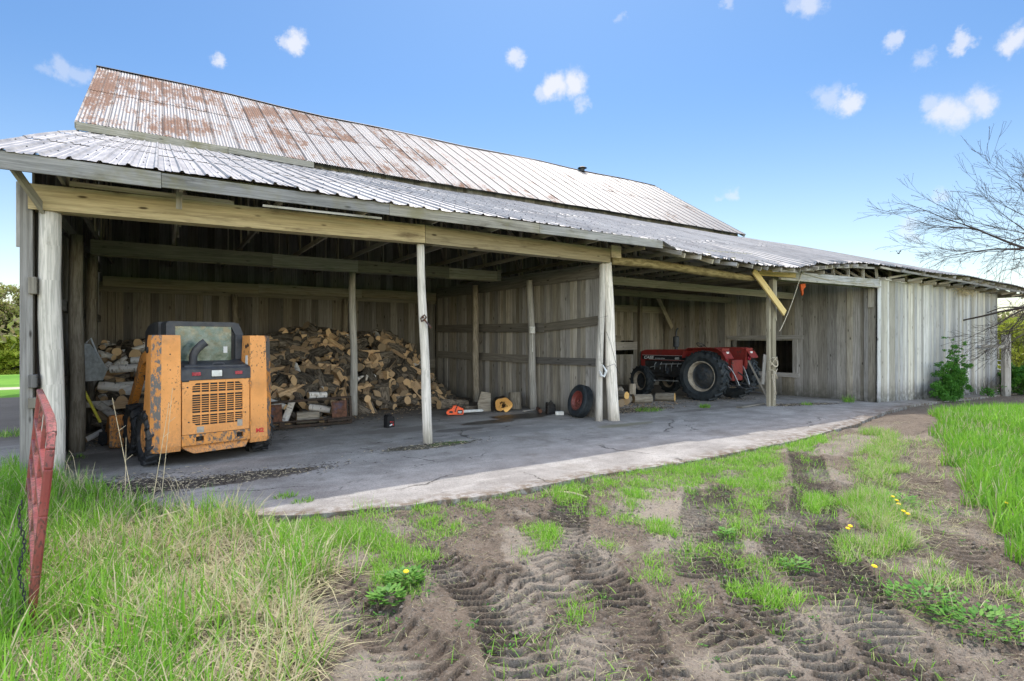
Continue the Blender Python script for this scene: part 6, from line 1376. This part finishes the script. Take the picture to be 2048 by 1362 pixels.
def dandelions():
    sp = [(1785, 990), (1793, 998), (1797, 1006), (1806, 1021), (1815, 1026), (1700, 1048), (1748, 1127), (811, 1143), (2012, 1005), (1695, 1052)]
    lab = ['topmost of the dandelions in the right strip', 'second dandelion from the top of the right cluster', 'third dandelion of the right cluster', 'fourth dandelion of the right cluster', 'lowest dandelion of the right cluster', 'single dandelion left of the right cluster', 'lone dandelion low in the right strip of grass', 'dandelion on the leafy clump left of the ruts', 'dandelion at the edge of the right grass bank', 'small dandelion touching the single one left of the cluster']
    for i, (u, v) in enumerate(sp):
        x, y = G(u, v, .02); z = float(ground_z(np.array([x]), np.array([y]))[0]); T = empty('dandelion', (x, y, z), 0, label='yellow ' + lab[i], cat='dandelion', group='yellow dandelions in the grass')
        m = MB(); m.tube([(0, 0, 0), (.004, 0, .085)], .002, 5); m.build('stem', MAT['leaf'], T)
        m = MB(); m.lathe([(.0, .0), (.016, .002), (.022, .008), (.017, .014), (.0, .016)], (.004, 0, .083), (random.uniform(-.2, .2), -.2, 1), 12); m.build('flower', MAT['dandelion'], T)
dandelions()
def rosette(u, v, r, n, label, s=.05):
    x, y = G(u, v, -.04); z = float(ground_z(np.array([x]), np.array([y]))[0]); rg = random.Random(u); m = MB()
    for i in range(n):
        a = rg.uniform(0, 6.28); q = r * math.sqrt(rg.random()); p = Vector((x + q * math.cos(a), y + q * math.sin(a) * .8, z + rg.uniform(.01, .07))); d = Vector((math.cos(a + rg.uniform(-1, 1)), math.sin(a), rg.uniform(.1, .6))).normalized() * s * rg.uniform(.6, 1.3); w = d.cross(Vector((0, 0, 1))).normalized() * s * .3
        m.face([p, p + d * .5 + w, p + d, p + d * .5 - w], None, (rg.random(), 0, 0))
    mk_single(m, 'weed', MAT['weed_leaf'], label, 'weed')
rosette(810, 1160, .14, 260, 'bushy broad-leaved weed left of the tyre ruts'); rosette(775, 1195, .12, 160, 'smaller leafy weed below the bushy one'); rosette(1790, 1000, .28, 260, 'dark leafy dandelion plants in the right strip', .05); rosette(1590, 1125, .12, 60, 'flat weed rosette between the ruts'); rosette(1845, 1190, .26, 260, 'broad leafy weeds at the lower right', .045); rosette(1450, 1065, .1, 60, 'small weed on the left rut'); rosette(1960, 1240, .30, 260, 'leafy weeds at the right edge by the ruts', .045)

def sprouts():
    rr = random.Random(71); m = MB(); P = []
    while len(P) < 420:
        x = rr.uniform(-.3, 8.5); y = rr.uniform(1.0, 5.9)
        if fbm(np.array([x * 1.6]), np.array([y * 1.6]), 141, 3)[0] > .50 and y < float(slab_edge(x)) - .04: P.append((x, y))
    A = np.array(P); Z, _ = ground_z(A[:, 0], A[:, 1], True)
    for (x, y), z in zip(P, Z):
        for k in range(rr.randint(5, 16)):
            a = rr.uniform(0, 6.28); s = rr.uniform(.008, .028); q = rr.uniform(0, .03); p = Vector((x + q * math.cos(a), y + q * math.sin(a), float(z) + rr.uniform(.002, .02))); d = Vector((math.cos(a), math.sin(a), rr.uniform(.1, .9))).normalized() * s; w_ = d.cross(Vector((0, 0, 1))).normalized() * s * .32
            m.face([p, p + d * .5 + w_, p + d, p + d * .5 - w_], None, (rr.random(), 0, 0))
    tag(m.build('seedlings', MAT['leaf'], None), 'tiny green seedlings and clover dotted over the mud', 'seedlings', kind='stuff')
sprouts()
def leaves(m, centers, n, size, rg, aspect=.5):
    for (c, r) in centers:
        for i in range(max(1, int(n * r * r * r / .03 if n > 50 else n))):
            pass
def leaf_cloud(name, clumps, per, size, mat, parent, seed=1, dry=0.0):
    """clumps: (x,y,z,r); per: leaves per clump (scaled by r^2)"""
    rg = np.random.default_rng(seed); C = np.array(clumps); cnt = np.maximum(3, (per * (C[:, 3] / C[:, 3].mean()) ** 2).astype(int)); idx = np.repeat(np.arange(len(C)), cnt); n = len(idx)
    d = rg.normal(size=(n, 3)); d /= np.linalg.norm(d, axis=1)[:, None]; q = rg.random(n) ** .5; p = C[idx, :3] + d * (C[idx, 3] * q)[:, None] * np.array([1, 1, .8])
    a = rg.normal(size=(n, 3)); a /= np.linalg.norm(a, axis=1)[:, None]; b = np.cross(a, rg.normal(size=(n, 3))); b /= np.linalg.norm(b, axis=1)[:, None]; s = size * rg.uniform(.6, 1.3, n)[:, None]
    co = np.stack([p - a * s, p + b * s * .5, p + a * s, p - b * s * .5], 1).reshape(-1, 3); qd = np.arange(n * 4).reshape(-1, 4); me = bpy.data.meshes.new(name); quick(me, co, qd); me.materials.append(MAT[mat])
    tone = np.repeat(rg.random(len(C)), cnt) * .5 + rg.random(n) * .5; ca = me.color_attributes.new('rnd', 'FLOAT_COLOR', 'POINT'); A = np.ones((n, 4, 4), dtype=np.float32); A[:, :, 0] = tone[:, None]; A[:, :, 1] = ((rg.random(n) < dry) * .9)[:, None]; ca.data.foreach_set('color', A.ravel())
    o = bpy.data.objects.new(name, me); col.objects.link(o); o.parent = parent; return o
def limb(m, p, d, L, r, depth, rg, tips, spread=.55, grav=0.0, nseg=4, kids=(2, 4), shrink=.68, up=.0):
    pts = [Vector(p)]; rad = [r]; d = Vector(d).normalized()
    for i in range(nseg):
        d = (d + Vector((rg.gauss(0, .13), rg.gauss(0, .13), rg.gauss(0, .10) - grav + up))).normalized(); pts.append(pts[-1] + d * L / nseg); rad.append(r * (1 - .45 * (i + 1) / nseg))
    m.tube(pts, [max(q, .0042) for q in rad], 6 if r > .02 else 4, caps=False)
    if depth == 0: tips.append((pts[-1], d)); return
    for k in range(rg.randint(*kids)):
        i = rg.randint(1, nseg); b = Vector((rg.gauss(0, 1), rg.gauss(0, 1), rg.gauss(0, .7))).normalized(); nd = (d + b * spread * rg.uniform(.6, 1.4)).normalized()
        limb(m, pts[i], nd, L * shrink * rg.uniform(.75, 1.15), rad[i] * .6, depth - 1, rg, tips, spread, grav, nseg, kids, shrink, up)
    limb(m, pts[-1], d, L * shrink, rad[-1] * .85, depth - 1, rg, tips, spread, grav, nseg, kids, shrink, up)

# green shrub in front of the pale wall
def shrub():
    x, y = 24.4, 8.5; T = empty('green_shrub', (x, y, zg(x, y)), 0, label='leggy bright green shrub growing against the pale boarded wall', cat='shrub'); rg = random.Random(5); m = MB(); cl = []
    tip = [(-.9, 1.25), (-.55, 1.6), (-.28, 2.3), (.05, 1.9), (.45, 1.55), (.9, 1.85), (1.25, 1.2), (.6, 1.1), (-.4, .9), (.2, .8), (1.0, .6), (-1.1, .6), (.35, 2.0), (-.1, 1.3)]
    for tx, tz in tip:
        P = [Vector((tx * .12, rg.uniform(-.05, .05), 0))]
        for k in range(1, 8): t = k / 7; P.append(Vector((tx * (t ** 1.4) + rg.gauss(0, .03), rg.gauss(0, .06) - .15 * t, tz * t)))
        m.tube(P, [.014 * (1.1 - .85 * k / 7) for k in range(8)], 5, caps=False)
        for k in range(2, 8):
            for q in range(3): p = P[k] + Vector((rg.gauss(0, .12), rg.gauss(0, .12), rg.gauss(0, .08))); cl.append((p.x, p.y, p.z, rg.uniform(.05, .13) * (1.2 - .55 * k / 7 * (tz > 1.4))))
    for k in range(46): a = rg.uniform(-1, 1); cl.append((a * .75 - .05, rg.gauss(-.1, .15), rg.uniform(.15, 1.15), rg.uniform(.10, .18)))
    for k in range(16): cl.append((-1.0 + rg.gauss(0, .22), rg.gauss(-.2, .12), rg.uniform(.08, .55), .16))
    m.build('stems', MAT['twig'], T); leaf_cloud('foliage', cl, 75, .030, 'leaf', T, 3)
shrub()
for (x, y, lb) in [(28.2, 8.5, 'small dark green plant near the right end of the pale wall'), (29.6, 8.5, 'reddish brown low brush at the right end of the pale wall')]:
    T = empty('low_plant', (x, y, zg(x, y)), 0, label=lb, cat='plant'); rg = random.Random(int(x)); m = MB()
    for k in range(16): a = rg.uniform(-1, 1); m.tube([(a * .1, 0, 0), (a * .5, rg.gauss(0, .1), rg.uniform(.3, .8))], [.008, .003], 4, caps=False)
    m.build('stems', MAT['twig'], T); leaf_cloud('foliage', [(rg.gauss(0, .3), rg.gauss(0, .12), rg.uniform(.05, .35), .12) for k in range(12)], 24 if x < 29 else 8, .04, 'leaf', T, 4)

def bare_tree(x, y, z, h, seed, label, r=.22, L=3.0, depth=5, dirs=None, **kw):
    T = empty('bare_tree', (x, y, z), 0, label=label, cat='tree', **kw); rg = random.Random(seed); m = MB(); tips = []
    P = [Vector((0, 0, -.2)), Vector((.05, 0, h * .2)), Vector((-.03, .05, h * .42))]; m.tube(P, [r * 1.3, r, r * .85], 10); m.build('trunk', MAT['bark'], T)
    m = MB()
    for d in (dirs or [(rg.gauss(0, 1), rg.gauss(0, 1), 1.1) for _ in range(5)]): limb(m, P[-1] - Vector((0, 0, rg.uniform(0, h * .12))), d, L, r * .5, depth, rg, tips, .60, .0, 4, (2, 3), .70)
    cr = m.build('crown', MAT['twig'], T)
    leaf_cloud('buds', [(t[0].x, t[0].y, t[0].z, .06) for t in tips], 3, .016, 'twig', cr, seed, .7); return T
bx_, by_ = (lambda d, u: ((SS * d + CC * (u - 1024) / FPX * d), (CC * d - SS * (u - 1024) / FPX * d)))(20.0, 2250)
LV = Vector((-CC, SS, 0))
bare_tree(bx_, by_, -.5, 12.6, 12, 'bare dark-twigged tree reaching in from the right above the shed roof', .22, 3.0, 5, dirs=[tuple(LV * 1.0 + Vector((0, 0, .25))), tuple(LV + Vector((0, 0, .40))), tuple(LV + Vector((.1, .3, .12))), (.3, .4, 1), tuple(-LV + Vector((0, 0, .8)))])

def leafy_tree(name, x, y, z, h, w, seed, label, mat, per=60, size=.12, dry=.15, nclump=60, group=None, cat='tree', lowfrac=.15):
    T = empty(name, (x, y, z), 0, label=label, cat=cat, group=group); rg = random.Random(seed); m = MB(); tips = []
    P = [Vector((0, 0, -.3)), Vector((rg.gauss(0, .1), 0, h * .25)), Vector((rg.gauss(0, .2), 0, h * .55)), Vector((rg.gauss(0, .3), 0, h * .86))]; m.tube(P, [h * .022, h * .018, h * .011, h * .003], 7, caps=False); m.build('trunk', MAT['twig'], T)
    m = MB()
    for k in range(12): t = rg.uniform(.2, .8); p = P[0].lerp(P[-1], t); a = rg.uniform(0, 6.28); limb(m, p, (math.cos(a), math.sin(a), .9), w * .35 * (1.2 - t), h * .007, 2, rg, tips, .6, 0, 3, (2, 3), .7)
    br = m.build('branches', MAT['twig'], T); cl = []
    for k in range(nclump):
        t = rg.uniform(lowfrac, 1); a = rg.uniform(0, 6.28); rr_ = w * .5 * math.sin(math.pi * min(1, .12 + t * .86)) ** .7 * math.sqrt(rg.random()); cl.append((rr_ * math.cos(a), rr_ * math.sin(a), h * t, w * rg.uniform(.06, .13)))
    for p, d in tips: cl.append((p.x, p.y, p.z, w * .05))
    leaf_cloud('crown', cl, per, size, mat, T, seed, dry)
# spring trees behind the field on the left, and the wood that runs on past them
rg = random.Random(8); k = 0
def far_pos(u, d): l = (u - 1024) / FPX * d; return SS * d + CC * l, CC * d - SS * l
for u, d, h, w, mt in [(-20, 66, 10.5, 7, 'leaf_spring'), (12, 70, 11.5, 7, 'leaf_spring'), (38, 68, 9.8, 6, 'leaf_spring'), (60, 72, 10.5, 6, 'leaf_spring'), (85, 70, 10, 6, 'leaf_spring'), (-70, 68, 11, 7, 'leaf_spring'), (26, 64, 4.5, 5, 'leaf_yellow'), (2, 65, 4, 5, 'leaf_spring'), (52, 64, 5, 4, 'leaf_yellow'), (-45, 64, 5, 6, 'leaf_spring')]:
    x, y = far_pos(u, d); z = float(ground_z(np.array([x]), np.array([y]))[0])
    leafy_tree('spring_tree', x, y, z, h, w, 50 + k, ['tall thin-leaved tree at the far left of the tree line', 'tallest airy olive tree at the far left, above the field', 'olive tree just left of the shed corner', 'spring tree half hidden by the shed corner', 'spring tree behind the shed corner', 'spring tree beyond the left edge', 'low yellow-green bush below the far left trees', 'low olive bush at the field edge', 'low green bush by the shed corner at the field edge', 'low bush beyond the left edge'][k], mt, 46, .16, .3, 70, 'spring trees along the far edge of the field', lowfrac=.05); k += 1
def far_wood():
    rg = np.random.default_rng(5); A = []
    for i in range(900):
        a = rg.uniform(-1.9, 2.4); r = rg.uniform(84, 120); x = r * np.sin(a); y = r * np.cos(a); A.append((x, y, float(ground_z(np.array([x]), np.array([y]))[0]) + rg.uniform(.5, 8.5), rg.uniform(1.2, 2.4)))
    o = leaf_cloud('far_wood', A, 60, .42, 'leaf_spring', None, 9, .45); tag(o, 'thin spring woodland far behind the fields', 'wood', kind='stuff')
far_wood()
# right background: yellow-green shrub, thicket of bare trees
x, y = far_pos(2035, 30); leafy_tree('yellow_shrub', x, y, -.5, 3.2, 4.0, 91, 'bright yellow-green shrub right of the timber gate post', 'leaf_yellow', 60, .07, .05, 90, cat='shrub', lowfrac=.1)
x, y = far_pos(2003, 33); leafy_tree('yellow_shrub', x, y, -.5, 2.6, 2.4, 92, 'smaller yellow shrub seen between wall end and gate post', 'leaf_yellow', 50, .06, .05, 50, cat='shrub', lowfrac=.1)
for i, (u, d, h) in enumerate([(2000, 40, 6.0), (2018, 44, 6.5), (2036, 40, 6.2), (2060, 46, 7), (1990, 48, 6.4)]):
    x, y = far_pos(u, d); bare_tree(x, y, -.6, h * .8, 120 + i, ['slim bare tree just past the end of the shed', 'bare tree behind the yellow shrubs', 'bare tree at the right edge of the background', 'bare tree beyond the right edge', 'bare tree mostly hidden by the shed end'][i], .09, 1.3, 4, group='bare trees of the thicket on the right')
x, y = far_pos(2046, 24); leafy_tree('low_bush', x, y, -.5, 1.0, 2.2, 93, 'low green plants at the far right behind the pipe gate', 'leaf', 50, .06, .05, 30, cat='bush', lowfrac=.05)

# straw nest stuffed under the eave, a bird, and odd bits in the mud
m = MB(); rr = random.Random(6)
for i in range(420):
    p = Vector((27.0 + rr.gauss(0, .45), 8.88 + rr.gauss(0, .08), 3.78 + rr.gauss(0, .07))); d = Vector((rr.gauss(0, 1), rr.gauss(0, .5), rr.gauss(-.5, .7))).normalized() * rr.uniform(.08, .22); m.tube([p, p + d], .004, 3, caps=False)
mk_single(m, 'straw_nest', MAT['twig_pale'], 'ragged straw nest hanging under the eave of the pale wall', 'nest')['kind'] = 'stuff'
bp = Vector((0, 0, CAM_H)) + ray_dir(1797, 507) * 32
m = MB(); m.tube([bp + Vector((-.11, 0, -.01)), bp + Vector((-.04, 0, 0)), bp + Vector((.05, 0, .01)), bp + Vector((.12, 0, .02))], [.01, .035, .03, .008], 8); m.face([bp, bp + Vector((.06, 0, .01)), bp + Vector((.02, .12, .12)), bp + Vector((-.03, .08, .14))]); m.face([bp, bp + Vector((-.03, -.08, .14)), bp + Vector((.02, -.12, .12)), bp + Vector((.06, 0, .01))]); mk_single(m, 'bird', MAT['dark_metal'], 'small dark bird in flight in the sky above the right roof', 'bird')
m = MB(); x, y = G(1120, 985, -.05); m.tube([(x, y, -.04), (x + .08, y - .16, -.03), (x + .14, y - .34, -.045)], [.014, .012, .006], 6, jit=.3); mk_single(m, 'stick', MAT['twig_pale'], 'pale stick lying on the mud by the edge of the concrete', 'stick')
m = MB(); rr = random.Random(12)
PX = []
for i in range(24000):
    x = rr.uniform(.5, 8); y = rr.uniform(.9, 5.6)
    if y > float(slab_edge(x)) - .02: continue
    s = rr.choice([.004, .005, .006, .008, .010, .013, .018]) * rr.uniform(.7, 1.3)
    if vn(x * 2.2, y * 2.2, 9) < .5 and rr.random() < .85: continue
    PX.append((x, y, s))
px_ = np.array(PX); Zp, _ = ground_z(px_[:, 0], px_[:, 1], True)
for (x, y, s), z in zip(PX, Zp):
    c = Vector((x, y, float(z) + s * .15)); v = [c + Vector((rr.uniform(.7, 1.2) * s * a, rr.uniform(.7, 1.2) * s * b, rr.uniform(.5, .9) * s * k)) for a, b, k in ((1, 0, 0), (0, 1, 0), (-1, 0, 0), (0, -1, 0), (0, 0, 1))]
    t = (rr.random(), rr.random(), 0)
    for i in range(4): m.face([v[i], v[(i + 1) % 4], v[4]], None, t)
MAT['pebble'] = plain('mud_crumbs', (.145, .12, .095), .9, 0, .5, 30, .2)
tag(m.build('mud_crumbs', MAT['pebble'], None), 'small stones and crumbs of dried mud on the bare ground', 'stones', kind='stuff')

m = MB(); rr = random.Random(44)
for cx, cy, sx, sy, nn in ((.6, 8.05, .75, .16, 1500), (-.5, 8.35, .5, .3, 1200), (10.3, 10.35, .8, .2, 900), (14.9, 9.1, .4, .15, 500), (16.8, 9.2, .8, .15, 500), (15.0, 11.2, 1.2, .4, 900), (3.9, 8.7, .5, .12, 300)):
    for i in range(nn):
        x = rr.gauss(cx, sx); y = rr.gauss(cy, sy)
        if y < float(slab_edge(x)) + .05: continue
        a = rr.uniform(0, 6.28); l = rr.uniform(.01, .06); m.box((x, y, zg(x, y) + .005), (math.cos(a) * l, math.sin(a) * l, rr.uniform(-.006, .012)), (-math.sin(a) * .006, math.cos(a) * .006, 0), (0, 0, .004), m=rr.choice([0, 0, 1, 1, 2]))
tag(m.build('leaf_litter', [MAT['bark'], MAT['twig'], MAT['twig_pale']], None), 'dark twigs, leaves and straw gathered in drifts on the concrete', 'leaf litter', kind='stuff')
